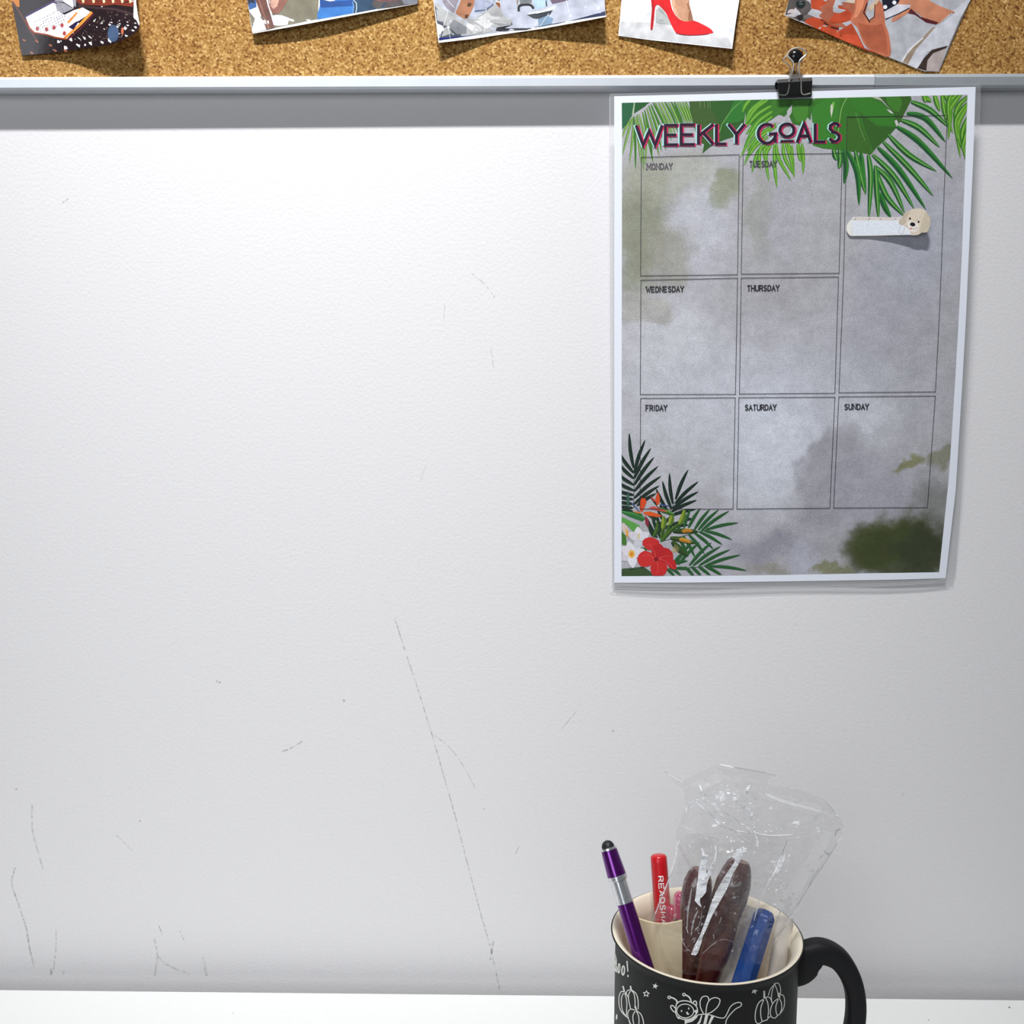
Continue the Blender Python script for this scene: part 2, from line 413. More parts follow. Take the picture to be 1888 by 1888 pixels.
# ------------------------------------------------------------------ cork board with aluminium frame
BT0, BT1 = 0.0125, 0.0108        # thickness of the board left / right (it hangs a touch askew)
XL, XR = -0.75, 0.80
def bt(x): return BT0 + (BT1 - BT0) * min(1, max(0, (x + .32) / .64))
zf0 = at_off(944, 162.5, 0.0117).z     # lower edge of the frame
zf1 = at_off(944, 138.3, 0.0117).z     # its upper edge
board = thing('cork_board', (0, 0, zf0), 'wide cork pinboard with an aluminium frame hanging on the wall', 'pinboard')
cork = cork_material()
mb = MB(); CK = 0.0035           # cork lies this far behind the frame face
v = [(XL, 0, zf0 + .003), (XR, 0, zf0 + .003), (XR, 0, 1.15), (XL, 0, 1.15)]
fr = [Vector((p[0], -(bt(p[0]) - CK), p[2])) for p in v]
mb.face(fr, cork); mb.face([Vector(p) - Vector((0, .0002, 0)) for p in reversed(v)], cork)
for i in range(4): mb.face([fr[i], Vector(v[i]) - Vector((0, .0002, 0)), Vector(v[(i+1)%4]) - Vector((0, .0002, 0)), fr[(i+1)%4]], cork)
child(mb, 'cork_panel', board, weld=True)
alu = mat('brushed_aluminium', (212, 216, 222), .42, .35, grain=.03, gscale=120)
alu2 = mat('brushed_aluminium_grey', (184, 190, 194), .38, .5, grain=.03, gscale=120)
xs = at_off(1613, 150, .0112).x
def rail(x0, x1, m, grow=0):
    mb = MB(); H_ = zf1 - zf0; rows = []
    n = 2
    for k in range(n + 1):
        x = x0 + (x1 - x0) * k / n; t = bt(x) + grow
        prof = [(0.0003, 0), (t - .0012, 0), (t, .0012), (t, H_ - .0016), (t - .0006, H_ - .0006), (t - .0012, H_ + grow), (t - CK - .0004, H_ + grow), (0.0003, H_)]
        rows.append([(x, -a, zf0 - grow + b) for a, b in prof])
    mb.grid(rows, m, close_u=True, caps=True)
    return child(mb, 'frame_rail', board, weld=True)
rail(XL, xs - .0001, alu); o = rail(xs + .0001, XR, alu2, .0004); o['label'] = 'greyer aluminium end section of the frame'
def rail_edge(x, n):
    mb = MB(); t = bt(x); mb.box((x - .004, -t, zf1), (x + .004, -.0003, 1.158), alu); child(mb, n, board)
rail_edge(XL - .004, 'frame_side'); rail_edge(XR + .004, 'frame_side')

# ------------------------------------------------------------------ photographs pinned on the cork
def cork_off(px, py):
    p = at_off(px, py, .009); return bt(p.x) - CK
def photo(outline, lift, label, art, edge=(240, 240, 238), up=330, name='photo_print', L=18):
    surf = lambda x, y, l=0: at_off(x, y, cork_off(x, y) + .0006 + lift(x, y) + l * .00004)
    mb = MB()
    paper = ink(edge, .3)
    poly(mb, outline, surf, paper, 0, L)
    art(mb, surf)
    c = surf(outline[0][0], outline[0][1])
    o = mb.build(name, loc=c)
    tag(o, label, 'photo', 'photo prints pinned along the cork board')
    return o
# 1: dark auditorium print with curled corner
def lift1(x, y):
    u = max(0, (x - 60) / 195); b = max(0, (y + 60) / 160)
    return .0005 + .019 * u * u * min(1, b) ** 1.5 * (1 if x < 258 else 1)
def art1(mb, sf):
    Z = 4.72; q = lambda *a: [(x / Z, y / Z) for x, y in a]
    dk = ink((34, 22, 26), .25); og = ink((226, 140, 60), .25); wt = ink((235, 232, 238), .25); pu = ink((70, 40, 110), .25); gy = ink((150, 148, 156), .25)
    poly(mb, [(x, y) for x, y in out1], sf, dk, .5, 14)
    poly(mb, q((95,-400),(150,-400),(170,60),(130,60),(100,10)), sf, ink((200, 120, 40), .25), 1)
    poly(mb, q((380,-900),(700,-900),(660,60),(560,20),(480,10)), sf, gy, 1)
    poly(mb, q((500,-60),(630,-20),(640,70),(560,20)), sf, wt, 1.5)
    poly(mb, q((470,10),(560,30),(640,75),(560,110),(500,115)), sf, gy, 1.2)
    poly(mb, q((225,150),(460,25),(520,45),(500,90),(560,130),(640,90),(720,65),(800,110),(580,340),(480,325),(400,300),(300,285),(250,230)), sf, wt, 1.4)
    line(mb, q((215,150),(330,80),(455,15),(530,38)), 2.2, sf, pu, 2)
    line(mb, q((225,170),(255,240),(300,285),(400,300),(480,325),(580,342)), 2.6, sf, ink((150, 62, 30), .25), 2)
    line(mb, q((590,200),(700,75)), 4, sf, og, 2); line(mb, q((560,335),(680,230),(800,105)), 5, sf, og, 2.2)
    line(mb, q((590,345),(700,250),(815,120)), 2, sf, ink((96, 36, 50), .25), 2.4)
    poly(mb, q((595,235),(660,190),(690,180),(640,260)), sf, ink((40, 24, 60), .25), 2.3)
    rr = random.Random(3)
    for r_ in range(6):
        for k in range(13):
            x = 300 + k * 22 + r_ * 8; y = 190 + r_ * 22 - k * 11 + rr.uniform(-3, 3)
            if x > 640 - r_ * 18: break
            line(mb, q((x, y), (x + rr.uniform(-8, 8), y + rr.uniform(7, 15))), .9, sf, ink((60, 48, 70), .25), 2.6)
    for (x, y) in ((325,250),(405,255),(470,240),(540,220),(560,290)):
        poly(mb, [(a / Z, b / Z) for a, b in ell(x, y, 15, 20, n=10)], sf, ink((170, 70, 66), .25), 2.5)
    poly(mb, q((640,-500),(1185,-500),(1185,0),(1150,60),(1000,40),(900,50),(700,40),(650,0)), sf, ink((116, 48, 34), .25), 1)
    for x in (700,790,880,960,1040,1110):
        poly(mb, q((x,-60),(x+22,-60),(x+36,20),(x+18,28)), sf, ink((250, 210, 160), .25), 2)
    line(mb, q((680,50),(850,70),(1000,80),(1170,130)), 4, sf, ink((60, 44, 46), .25), 2)
    for k in range(150):
        x = rr.uniform(700, 1180); y = rr.uniform(90, 355)
        if y < 330 - (x - 640) * .9: continue
        if x > 1000 and y > 360 - (x - 1000) * .6: continue
        line(mb, q((x, y), (x + rr.uniform(-5, 5), y + rr.uniform(6, 14))), rr.uniform(.6, 1.3), sf, ink(rr.choice([(104, 84, 72), (80, 64, 58), (140, 122, 108), (64, 52, 52)]), .25), 2)
    poly(mb, [(a / Z, b / Z) for a, b in ell(985, 290, 50, 75, n=14)], sf, ink((66, 84, 112), .25), 2.2)
    poly(mb, [(a / Z, b / Z) for a, b in ell(1065, 270, 12, 34, n=8)], sf, ink((180, 100, 70), .25), 2.3)
    line(mb, q((105,10),(180,120),(260,260),(320,350)), 3.5, sf, ink((92, 50, 40), .25), 2)
    for (x, y) in ((440,395),(480,440),(275,460),(210,350),(320,360),(570,440)):
        poly(mb, [(a / Z, b / Z) for a, b in ell(x, y, 18, 9, 30, n=8)], sf, ink((150, 90, 66), .25), 2)
    poly(mb, [(247,-20),(253,-60),(251,5),(254,26),(257.5,44),(256,47),(252,38),(246,32)], sf, ink((205, 205, 200), .4), 3)
out1 = [(3,-90),(22,5),(40,102),(58,101),(80,99),(103,97),(128,93),(150,90),(172,86.5),(192,84),(206,82),(222,76),(240,67),(252,58),(257,51),(257,44),(251,5),(253,-60),(250,-90)]
photo(out1, lift1, 'dark auditorium photo with lit sign and curled lower corner, leftmost on the cork', art1)
# 2: jeans print
def lift2(x, y): return .001 + .0028 * max(0, 1 - ((x - 600) / 190) ** 2) * min(1, max(0, (y + 90) / 130))
def art2(mb, sf):
    Z = 5.394; q = lambda *a: [(430 + x / Z, y / Z) for x, y in a]
    poly(mb, q((130,-500),(880,-500),(850,0),(840,190),(430,275),(340,300),(195,325),(150,60)), sf, ink((122, 116, 98), .3), 1)
    poly(mb, q((130,-60),(230,-30),(330,295),(190,325),(155,90)), sf, ink((238, 238, 242), .3), 1.5)
    poly(mb, q((135,-80),(220,-60),(232,70),(160,100),(140,0)), sf, ink((46, 88, 150), .3), 1.7)
    poly(mb, q((135,-80),(200,-60),(215,30),(150,55)), sf, ink((24, 26, 40), .3), 1.8)
    poly(mb, q((210,-30),(320,-30),(410,275),(330,297)), sf, ink((106, 66, 54), .3), 2)
    line(mb, q((250,-20),(355,285)), 2.4, sf, ink((146, 98, 82), .3), 2.3)
    poly(mb, q((320,-40),(360,-40),(375,100),(412,225),(400,230),(345,60)), sf, ink((240, 236, 240), .3), 2.4)
    poly(mb, q((345,-60),(560,-60),(545,0),(490,90),(450,135),(400,140),(370,100),(350,30)), sf, ink((140, 92, 78), .3), 2.5)
    poly(mb, q((380,-60),(470,-60),(440,60),(400,90),(372,60)), sf, ink((206, 160, 140), .3), 2.6)
    poly(mb, q((860,-300),(1260,-300),(1205,0),(1205,130),(840,195),(835,150),(860,60)), sf, ink((56, 116, 186), .3), 1.5)
    poly(mb, q((860,-5),(1010,10),(1190,0),(1190,60),(1000,70),(870,75)), sf, ink((32, 74, 140), .3), 1.8)
    line(mb, q((900,-6),(960,8),(1010,2)), 2, sf, ink((222, 226, 236), .3), 2.2)
    poly(mb, q((1190,-100),(1560,-100),(1500,70),(1400,95),(1200,132)), sf, ink((44, 70, 96), .3), 1.6)
    line(mb, q((1195,0),(1225,30),(1228,80),(1218,130)), 1.3, sf, ink((200, 214, 226), .3), 2.2)
    line(mb, q((1185,20),(1200,60),(1190,132)), .8, sf, ink((150, 176, 200), .3), 2.2)
    poly(mb, q((1420,-200),(1840,-200),(1828,35),(1560,75),(1440,90),(1380,60)), sf, ink((84, 78, 78), .3), 1.9)
    poly(mb, q((1380,-120),(1700,-120),(1640,5),(1500,20),(1420,5)), sf, ink((132, 78, 74), .3), 2.2)
    poly(mb, q((1640,-60),(1835,-60),(1832,35),(1700,45)), sf, ink((120, 122, 132), .3), 2.3)
photo([(448,-95),(455,-15),(460,20),(466,62),(540,49),(620,34),(700,19),(770,7),(768,-20),(764,-95)], lift2, 'photo of blue jeans beside a wooden chair leg, second from the left on the cork', art2)
# 3: desk with dark blue bottom stripe
def lift3(x, y): return .0006 + (.0045 * max(0, (930 - x) / 130) ** 1.3 + .0075 * max(0, (x - 930) / 186) ** 1.4) * min(1, max(0, (y + 110) / 160))
def art3(mb, sf):
    Z = 5.244; q = lambda *a: [(780 + x / Z, y / Z) for x, y in a]
    ik = lambda *c: ink(c, .3)
    poly(mb, q((85,-500),(1750,-500),(1755,0),(1765,145),(1400,205),(1080,262),(760,308),(500,345),(155,385),(105,20)), sf, ik(184, 188, 202), .6)
    poly(mb, q((105,20),(190,60),(300,140),(400,185),(500,180),(600,110),(700,35),(800,150),(870,190),(860,240),(740,250),(700,300),(500,340),(160,380)), sf, ik(172, 172, 172), 1)
    poly(mb, q((110,50),(180,140),(200,240),(330,300),(380,350),(160,378)), sf, ik(82, 86, 96), 1.3)
    poly(mb, q((300,190),(420,260),(420,330),(330,330),(240,260)), sf, ik(128, 130, 134), 1.4)
    poly(mb, q((500,200),(700,60),(790,160),(700,220),(600,290),(480,330)), sf, ik(208, 208, 208), 1.4)
    poly(mb, q((310,130),(360,20),(385,-100),(520,-100),(490,60),(440,170),(400,185)), sf, ik(176, 122, 92), 1.8)
    poly(mb, q((400,110),(440,20),(470,30),(450,120),(425,180),(405,170)), sf, ik(88, 62, 44), 2)
    poly(mb, q((180,-60),(370,-60),(330,30),(300,130),(230,80),(190,20)), sf, ik(146, 138, 148), 1.6)
    poly(mb, q((500,-80),(760,-80),(690,30),(560,120),(500,110)), sf, ik(160, 166, 186), 1.5)
    line(mb, q((500,110),(620,88),(680,40)), 3, sf, ik(92, 100, 130), 2)
    poly(mb, q((700,-60),(930,-60),(915,60),(860,110),(800,130),(750,70)), sf, ik(142, 124, 104), 1.8)
    poly(mb, q((700,30),(735,10),(790,80),(800,135),(770,110)), sf, ik(146, 82, 42), 2)
    line(mb, q((700,10),(755,25),(800,90)), 2.4, sf, ik(222, 222, 222), 2.2)
    poly(mb, q((920,-60),(1060,-60),(1050,30),(940,40)), sf, ik(118, 122, 124), 2)
    line(mb, smooth_line(q((925,110),(930,60),(980,45),(1040,50),(1070,85))), 4.5, sf, ik(38, 38, 44), 2.2)
    poly(mb, q((1050,-60),(1230,-60),(1190,60),(1085,95)), sf, ik(172, 196, 214), 2)
    line(mb, q((1185,-20),(1195,60)), 2.4, sf, ik(44, 54, 76), 2.2)
    poly(mb, q((1200,-60),(1440,-60),(1400,5),(1250,40)), sf, ik(110, 92, 110), 1.8)
    poly(mb, q((1000,140),(1280,60),(1250,105),(1230,140),(1110,185),(1060,175)), sf, ik(52, 56, 66), 2)
    poly(mb, q((980,138),(1150,100),(1285,55),(1260,95),(1060,140)), sf, ik(238, 240, 246), 2.3)
    poly(mb, q((1110,185),(1200,150),(1260,180),(1240,240),(1120,262)), sf, ik(120, 146, 172), 1.6)
    poly(mb, q((700,300),(715,265),(790,240),(860,215),(865,240),(800,272),(1060,272),(1000,290)), sf, ik(44, 44, 52), 1.9)
    poly(mb, q((735,270),(775,262),(770,305),(730,300)), sf, ik(170, 70, 56), 2.1)
    poly(mb, q((1070,262),(1300,230),(1500,180),(1762,108),(1766,148),(1400,205),(1080,265)), sf, ik(26, 38, 74), 2)
    poly(mb, q((152,368),(400,345),(520,335),(155,390)), sf, ik(30, 40, 110), 2)
    for a in (((240,115),(160,365)),((240,115),(190,60)),((245,265),(262,370)),((235,0),(305,75)),((615,30),(590,320)),((850,20),(775,300)),((1385,0),(1425,165)),((1640,20),(1695,80)),((1215,130),(1130,255)),((1110,180),(1080,260))):
        line(mb, q(*a), .7, sf, ik(236, 244, 252), 2.5)
    for (x, y, r_) in ((245,265,14),(517,290,13),(768,295,12),(1425,155,12),(1695,80,14),(1570,70,8),(675,230,7),(265,205,7),(1385,210,6),(290,330,7)):
        poly(mb, [(780 + a / Z, b / Z) for a, b in ell(x, y, r_, r_, n=8)], sf, ik(232, 242, 250), 2.7)
photo([(796,-100),(799,0),(803,34),(808.5,79),(870,72),(930,63),(1000,53),(1060,42),(1117.5,31),(1113,-5),(1108,-100)], lift3, 'photo of people at a pale desk with light trails, third print from the left', art3)
# 4: red stiletto
def lift4(x, y): return .0005 + .0050 * max(0, (x - 1140) / 210) ** 1.2 * min(1, max(0, (y + 80) / 150))
def art4(mb, sf):
    Z = 6.743; q = lambda *a: [(1120 + x / Z, y / Z) for x, y in a]; ik = lambda *c: ink(c, .35)
    poly(mb, q((170,270),(400,275),(800,310),(1200,380),(1500,470),(1555,590),(150,440)), sf, ik(214, 213, 214), 1)
    poly(mb, q((600,130),(640,85),(700,130),(770,250),(800,315),(600,285)), sf, ik(184, 186, 184), 1.2)
    poly(mb, q((640,110),(690,140),(760,240),(640,270)), sf, ik(160, 164, 160), 1.3)
    leg = [(775,-500),(1000,-500),(1015,60),(1040,150),(1065,250),(1070,275),(960,280),(880,240),(830,160),(800,60)]
    poly(mb, q(*leg), sf, ik(206, 154, 122), 1.8)
    poly(mb, q((960,-300),(1005,-300),(1018,60),(1043,150),(1068,262),(1000,262),(1010,150),(985,40)), sf, ik(166, 112, 80), 2)
    poly(mb, q((790,-100),(830,-100),(840,60),(880,190),(930,250),(880,235),(820,150)), sf, ik(224, 178, 150), 2)
    shoe = [(535,-260),(790,-260),(775,-60),(790,60),(820,150),(870,220),(950,265),(1030,262),(1080,258),(1180,300),(1270,350),(1310,390),(1312,408),(1240,425),(1150,432),(1000,435),(900,422),(850,405),(800,320),(760,230),(720,150),(660,85),(630,60),(600,75),(588,130),(578,250),(560,365),(535,360),(545,200),(552,100),(545,30)]
    poly(mb, q(*smooth_line(shoe, 3, True)), sf, ik(226, 28, 34), 2.5)
    poly(mb, q((545,-200),(552,60),(553,150),(540,360),(560,365),(572,250),(578,120),(575,-200)), sf, ik(186, 18, 28), 2.8)
    line(mb, q(*smooth_line([(850,408),(900,426),(1000,438),(1150,435),(1260,422)])), 1.3, sf, ik(110, 20, 50), 3)
    poly(mb, q((535,355),(560,362),(558,370),(536,366)), sf, ik(70, 20, 24), 3)
photo([(1152,-90),(1146,0),(1140,66),(1200,74),(1275,82),(1350,90),(1356,45),(1363,0),(1374,-90)], lift4, 'photo of a red stiletto heel on white, fourth on the cork', art4, edge=(238, 240, 244))
# 5: hands and phone
def lift5(x, y):
    return .0005 + .0060 * max(0, (1560 - x) / 120) ** 1.4 * min(1, max(0, (y + 100) / 130))
def art5(mb, sf):
    Z = 3.869; q = lambda *a: [(1400 + x / Z, y / Z) for x, y in a]; ik = lambda *c: ink(c, .35)
    poly(mb, q((180,110),(210,0),(250,-300),(1540,-300),(1480,0),(1350,330),(1280,510),(1180,510),(900,400),(600,290),(400,200)), sf, ik(184, 184, 190), .6)
    poly(mb, q((185,108),(210,0),(250,-300),(420,-300),(380,60),(330,160),(240,130)), sf, ik(86, 80, 78), 1)
    poly(mb, [(1400 + a / Z, b / Z) for a, b in ell(295, 28, 34, 34, n=14)], sf, ik(32, 42, 42), 1.6)
    poly(mb, [(1400 + a / Z, b / Z) for a, b in ell(295, 25, 16, 16, n=10)], sf, ik(150, 158, 160), 1.8)
    poly(mb, [(1400 + a / Z, b / Z) for a, b in ell(235, 92, 34, 28, n=12)], sf, ik(206, 190, 190), 1.6)
    poly(mb, [(1400 + a / Z, b / Z) for a, b in ell(290, 120, 22, 30, n=10)], sf, ik(44, 36, 36), 1.5)
    poly(mb, q((350,-300),(760,-300),(680,60),(650,150),(700,240),(760,360),(925,405),(600,290),(420,210),(320,160),(370,60)), sf, ik(186, 74, 44), 1.2)
    poly(mb, q((390,-100),(720,-100),(690,60),(640,130),(640,205),(520,180),(430,120),(385,50)), sf, ik(172, 98, 74), 1.6)
    poly(mb, q((560,-50),(700,-50),(690,20),(620,35),(560,10)), sf, ik(214, 198, 180), 1.9)
    poly(mb, q((400,40),(430,50),(440,110),(410,90)), sf, ik(226, 170, 130), 1.9)
    line(mb, q((440,140),(500,190),(580,210),(660,208)), 2.6, sf, ik(44, 30, 30), 2)
    line(mb, q((590,215),(575,262)), 1.5, sf, ik(60, 30, 26), 2)
    poly(mb, q((420,170),(560,230),(700,250),(740,340),(600,290),(440,215)), sf, ik(206, 84, 52), 1.5)
    # near hand
    hand = [(690,-100),(790,-100),(770,40),(760,100),(780,150),(820,110),(825,10),(850,0),(880,40),(895,130),(900,180),(925,250),(932,405),(800,360),(740,300),(700,200),(650,150),(655,120),(680,60)]
    poly(mb, q(*smooth_line(hand, 3, True)), sf, ik(192, 112, 82), 2.4)
    poly(mb, q((700,160),(780,180),(830,180),(880,170),(910,260),(915,390),(800,350),(740,280)), sf, ik(176, 94, 66), 2.6)
    poly(mb, q((700,-50),(760,-50),(735,60),(700,120),(670,130),(690,60)), sf, ik(224, 140, 104), 2.7)
    line(mb, q((770,20),(745,90),(790,160)), 2.5, sf, ik(74, 34, 28), 3)
    line(mb, q((780,150),(820,120),(826,30)), 1.8, sf, ik(100, 46, 36), 3)
    # phone
    poly(mb, q((770,60),(830,0),(860,-60),(900,-60),(800,80)), sf, ik(214, 186, 160), 2.7)
    poly(mb, q((865,-80),(1050,-80),(985,30),(890,85),(880,40)), sf, ik(26, 28, 46), 2.8)
    poly(mb, q((888,85),(985,30),(1080,35),(1070,60),(930,135),(900,130)), sf, ik(214, 212, 222), 2.9)
    line(mb, q((900,138),(990,100),(1070,58)), 2, sf, ik(40, 32, 50), 3.1)
    for (x, y) in ((963, 18), (898, 50)):
        poly(mb, [(1400 + a / Z, b / Z) for a, b in ell(x, y, 15, 15, n=10)], sf, ik(244, 244, 250), 3.2)
    # far hand and sleeve
    poly(mb, q(*smooth_line([(970,10),(1010,-20),(1100,-60),(1180,-20),(1260,30),(1380,80),(1390,95),(1290,170),(1200,150),(1110,80),(1050,100),(960,155),(945,140),(990,100),(1060,60),(1080,30),(1010,40)], 3, True)), sf, ik(206, 136, 104), 2.6)
    poly(mb, q((1080,60),(1150,120),(1280,160),(1260,175),(1190,160),(1110,105),(1060,95)), sf, ik(92, 34, 40), 2.8)
    poly(mb, q((1380,80),(1480,0),(1560,-200),(1540,-60),(1440,120),(1350,330),(1200,370),(1140,470),(1120,490),(1010,440),(1050,360),(1180,250),(1280,170)), sf, ik(206, 206, 214), 2.6)
    poly(mb, q((1090,345),(1230,200),(1260,190),(1120,350),(1060,460),(1020,440)), sf, ik(158, 140, 122), 2.8)
    line(mb, q((1020,440),(1050,380),(1100,330),(1170,270)), 1.6, sf, ik(242, 240, 236), 3)
    poly(mb, q((1345,325),(1230,355),(1170,420),(1130,485),(1190,505),(1200,430),(1240,380),(1330,345)), sf, ik(62, 48, 42), 3)
    poly(mb, q((1330,345),(1240,380),(1200,430),(1185,505),(1280,512)), sf, ik(184, 170, 166), 3)
photo([(1450,26),(1447,28),(1470,-30),(1498,-95),(1560,-72),(1640,-42),(1720,-12),(1797,-12),(1786,8),(1765,55),(1748,95),(1732,131.5),(1707,131.5),(1640,105),(1580,81),(1520,57)], lift5, 'tilted photo of hands holding a phone over orange leather, rightmost on the cork', art5, edge=(120, 110, 106))

# ------------------------------------------------------------------ laminated weekly planner
def poff(px, py):
    t = min(1.1, max(-.05, (py - 165) / 905.0)); u = min(1, max(0, (px - 1130) / 650))
    return .0150 - .0125 * t + .0035 * math.sin(math.pi * min(1, max(0, t))) * (.3 + .7 * u) + .0012 * math.sin(3 * math.pi * u) * max(0, t - .6)
psurf = lambda x, y, l=0: at_off(x, y, poff(x, y) + l * .00001)
outer_top = [(1132.5,177.5),(1300,173.5),(1466,169),(1640,164),(1798.8,160)]
outer_r = [(1794,300),(1788,430),(1781,585),(1773.5,720),(1762,905),(1743.5,1066)]
outer_b = [(1640,1069),(1440,1072),(1280,1074),(1132.5,1074.5)]
P0 = psurf(1466, 169)
poster = thing('planner_poster', P0, 'laminated weekly goals planner sheet with tropical leaves hung from a clip on the cork board', 'poster')
lam = film_material('laminate_film', .09, .035, .35, .12, (.98, .98, .985))
mb = MB()
pouch = [(1123,176),(1126,172.5),(1300,168.5),(1466,164),(1640,159),(1805,154.5),(1808.5,158),(1804,300),(1798,430),(1791,585),(1783.5,720),(1773,905),(1762,1050),(1757,1066),(1746,1073.5),(1640,1080),(1500,1086),(1400,1088.5),(1280,1088),(1180,1086.5),(1137,1084.5),(1130,1080),(1128,1070),(1126,800),(1124,500)]
psurfp = lambda x, y, l=0: at_off(x, y, poff(x, y) - .0003)
poly(mb, pouch, psurfp, lam, 0, 40); child(mb, 'laminate_pouch', poster, solid=.00025)
mb = MB(); line(mb, smooth_line([(1136,1078),(1250,1081),(1400,1083),(1560,1080),(1700,1074.5),(1745,1068)]), 5, psurf, film_material('pouch_ripple', .22, .1, .3, .2), -3)
line(mb, [(1124.5,180),(1126,500),(1128,800),(1131,1078)], 1.6, psurf, MATS.setdefault('pr', film_material('pouch_edge', .3, .1, .3, .2)), 2)
line(mb, smooth_line([(1131,1078),(1138,1085),(1280,1088),(1400,1088.5),(1500,1086),(1640,1080),(1746,1073),(1758,1064)]), 1.6, psurf, MATS['pr'], 2)
child(mb, 'pouch_seam', poster)
white = mat('white_paper', (236, 240, 250), .4, spec=.3)
mb = MB(); poly(mb, outer_top + outer_r + outer_b, psurf, white, -1, 12)
paper = child(mb, 'paper_sheet', poster)
# wash background
blobs = [(1290,420,70,110,10,.5,(176,176,184),.8),(1230,610,95,90,0,.3,(184,184,190),.8),(1430,740,260,130,0,.1,(186,188,198),.8),
 (1250,760,120,200,0,.3,(184,185,192),.4),(1180,425,62,130,8,.5,(132,135,112),.85),(1240,470,55,55,0,.6,(138,136,126),.8),
 (1240,330,110,40,0,.3,(150,151,134),.6),(1340,345,26,42,25,.6,(134,140,108),.7),(1395,390,26,90,5,.4,(140,142,118),.55),(1430,400,60,90,0,.3,(152,152,158),.6),
 (1180,560,60,36,0,.75,(154,152,148),.85),(1440,540,110,40,0,.3,(150,148,152),.5),(1560,620,90,120,20,.3,(168,168,176),.5),(1650,560,90,160,15,.3,(150,150,160),.55),
 (1700,430,90,120,0,.2,(158,162,176),.5),(1425,840,90,120,15,.4,(194,198,208),.85),(1600,770,60,50,0,.3,(188,190,198),.6),(1690,720,60,90,0,.3,(160,160,166),.5),
 (1535,880,60,110,22,.72,(146,144,152),.9),(1620,920,110,90,10,.3,(148,147,158),.8),(1500,980,60,60,0,.4,(142,140,148),.5),(1720,960,50,90,15,.4,(120,122,116),.75),
 (1680,855,34,14,-12,.6,(128,128,88),.9),(1735,840,20,30,30,.6,(128,128,104),.8),(1410,1015,70,32,-15,.4,(128,126,138),.85),(1300,1000,80,60,0,.3,(164,164,176),.5),
 (1640,1005,95,50,-12,.55,(88,92,62),.95),(1660,1020,110,55,-4,.6,(62,70,38),.92),(1700,1010,50,50,0,.4,(56,62,46),.8),(1530,1050,40,18,0,.6,(122,124,88),.85),(1480,1030,20,40,0,.5,(160,162,176),.7),
 (1420,1052,50,14,0,.5,(138,136,122),.7)]
blobs = [b[:6] + (tuple(min(255, int(v + (18 if min(b[6]) > 125 else 4))) for v in b[6]), b[7]) for b in blobs]
wc = watercolour_material((178, 176, 182), blobs)
img_r = [(1784,174.5),(1779,320),(1773.5,470),(1766.5,610),(1760,720),(1749.6,880),(1731.5,1055)]
img = [(1147,189.5),(1300,186),(1466,182),(1640,178)] + img_r + [(1600,1057),(1440,1060),(1300,1062),(1145.6,1062.5)]
mb = MB(); poly(mb, img, psurf, wc, 1, 12)
bg = child(mb, 'printed_wash', paper)
me = bg.data; uvl = me.uv_layers.new(name='UVMap')
for li, lo in enumerate(me.loops): uvl.data[li].uv = mb.uv[lo.vertex_index]

# tropical leaves
def clipx(p):                       # keep leaves inside the printed area
    def xr(y):
        for (xa, ya), (xb, yb) in zip(img_r, img_r[1:]):
            if y <= yb: return xa + (xb - xa) * (y - ya) / (yb - ya)
        return img_r[-1][0]
    x, y = p
    y = max(y, 189.8 - (x - 1147) * .0236); y = min(y, 1062.3 - (x - 1146) * .0125)
    return (min(max(x, 1146.3), xr(y) - .3), y)
lsurf = lambda x, y, l=0: psurf(*clipx((x, y)), l)
mb = MB()
A = lambda *a: [(1110 + x / 5.103, 150 + y / 5.103) for x, y in a]
B = lambda *a: [(1460 + x / 5.103, 150 + y / 5.103) for x, y in a]
C = lambda *a: [(1110 + x / 5.9, 780 + y / 5.9) for x, y in a]
g_dark = (34, 84, 28); g_mid = (58, 122, 34); g_lt = (88, 152, 38); g_pale = (146, 194, 78)
LAY = [3]; WK = [1.3]
def nl():
    LAY[0] += .13; return LAY[0]
tp = lambda t: max(.05, min(1, math.sin(math.pi * min(1, (t * .86 + .12))) ** .8 if t < 1 else .05))
def blade(pts, wd, c1=g_mid, c2=g_dark, m_=None, hi=None):
    P = smooth_line(pts, 5); l = nl()
    wd *= WK[0]
    line(mb, P, wd, lsurf, ink(c2), l, taper=tp, sides=(1, .02)); line(mb, P, wd, lsurf, ink(c1), l, taper=tp, sides=(.02, 1))
    if hi: line(mb, P, wd * .22, lsurf, ink(hi), nl(), taper=tp)
LL = lambda pts, c: poly(mb, pts, lsurf, ink(c), nl(), 12)
LL(A((185,190),(300,195),(285,320),(188,460)), (38,96,60)); LL(A((310,195),(450,190),(400,240),(300,305)), (34,88,40)); line(mb, A((305,190),(285,320)), 1.6, lsurf, ink((170,196,140)), nl())
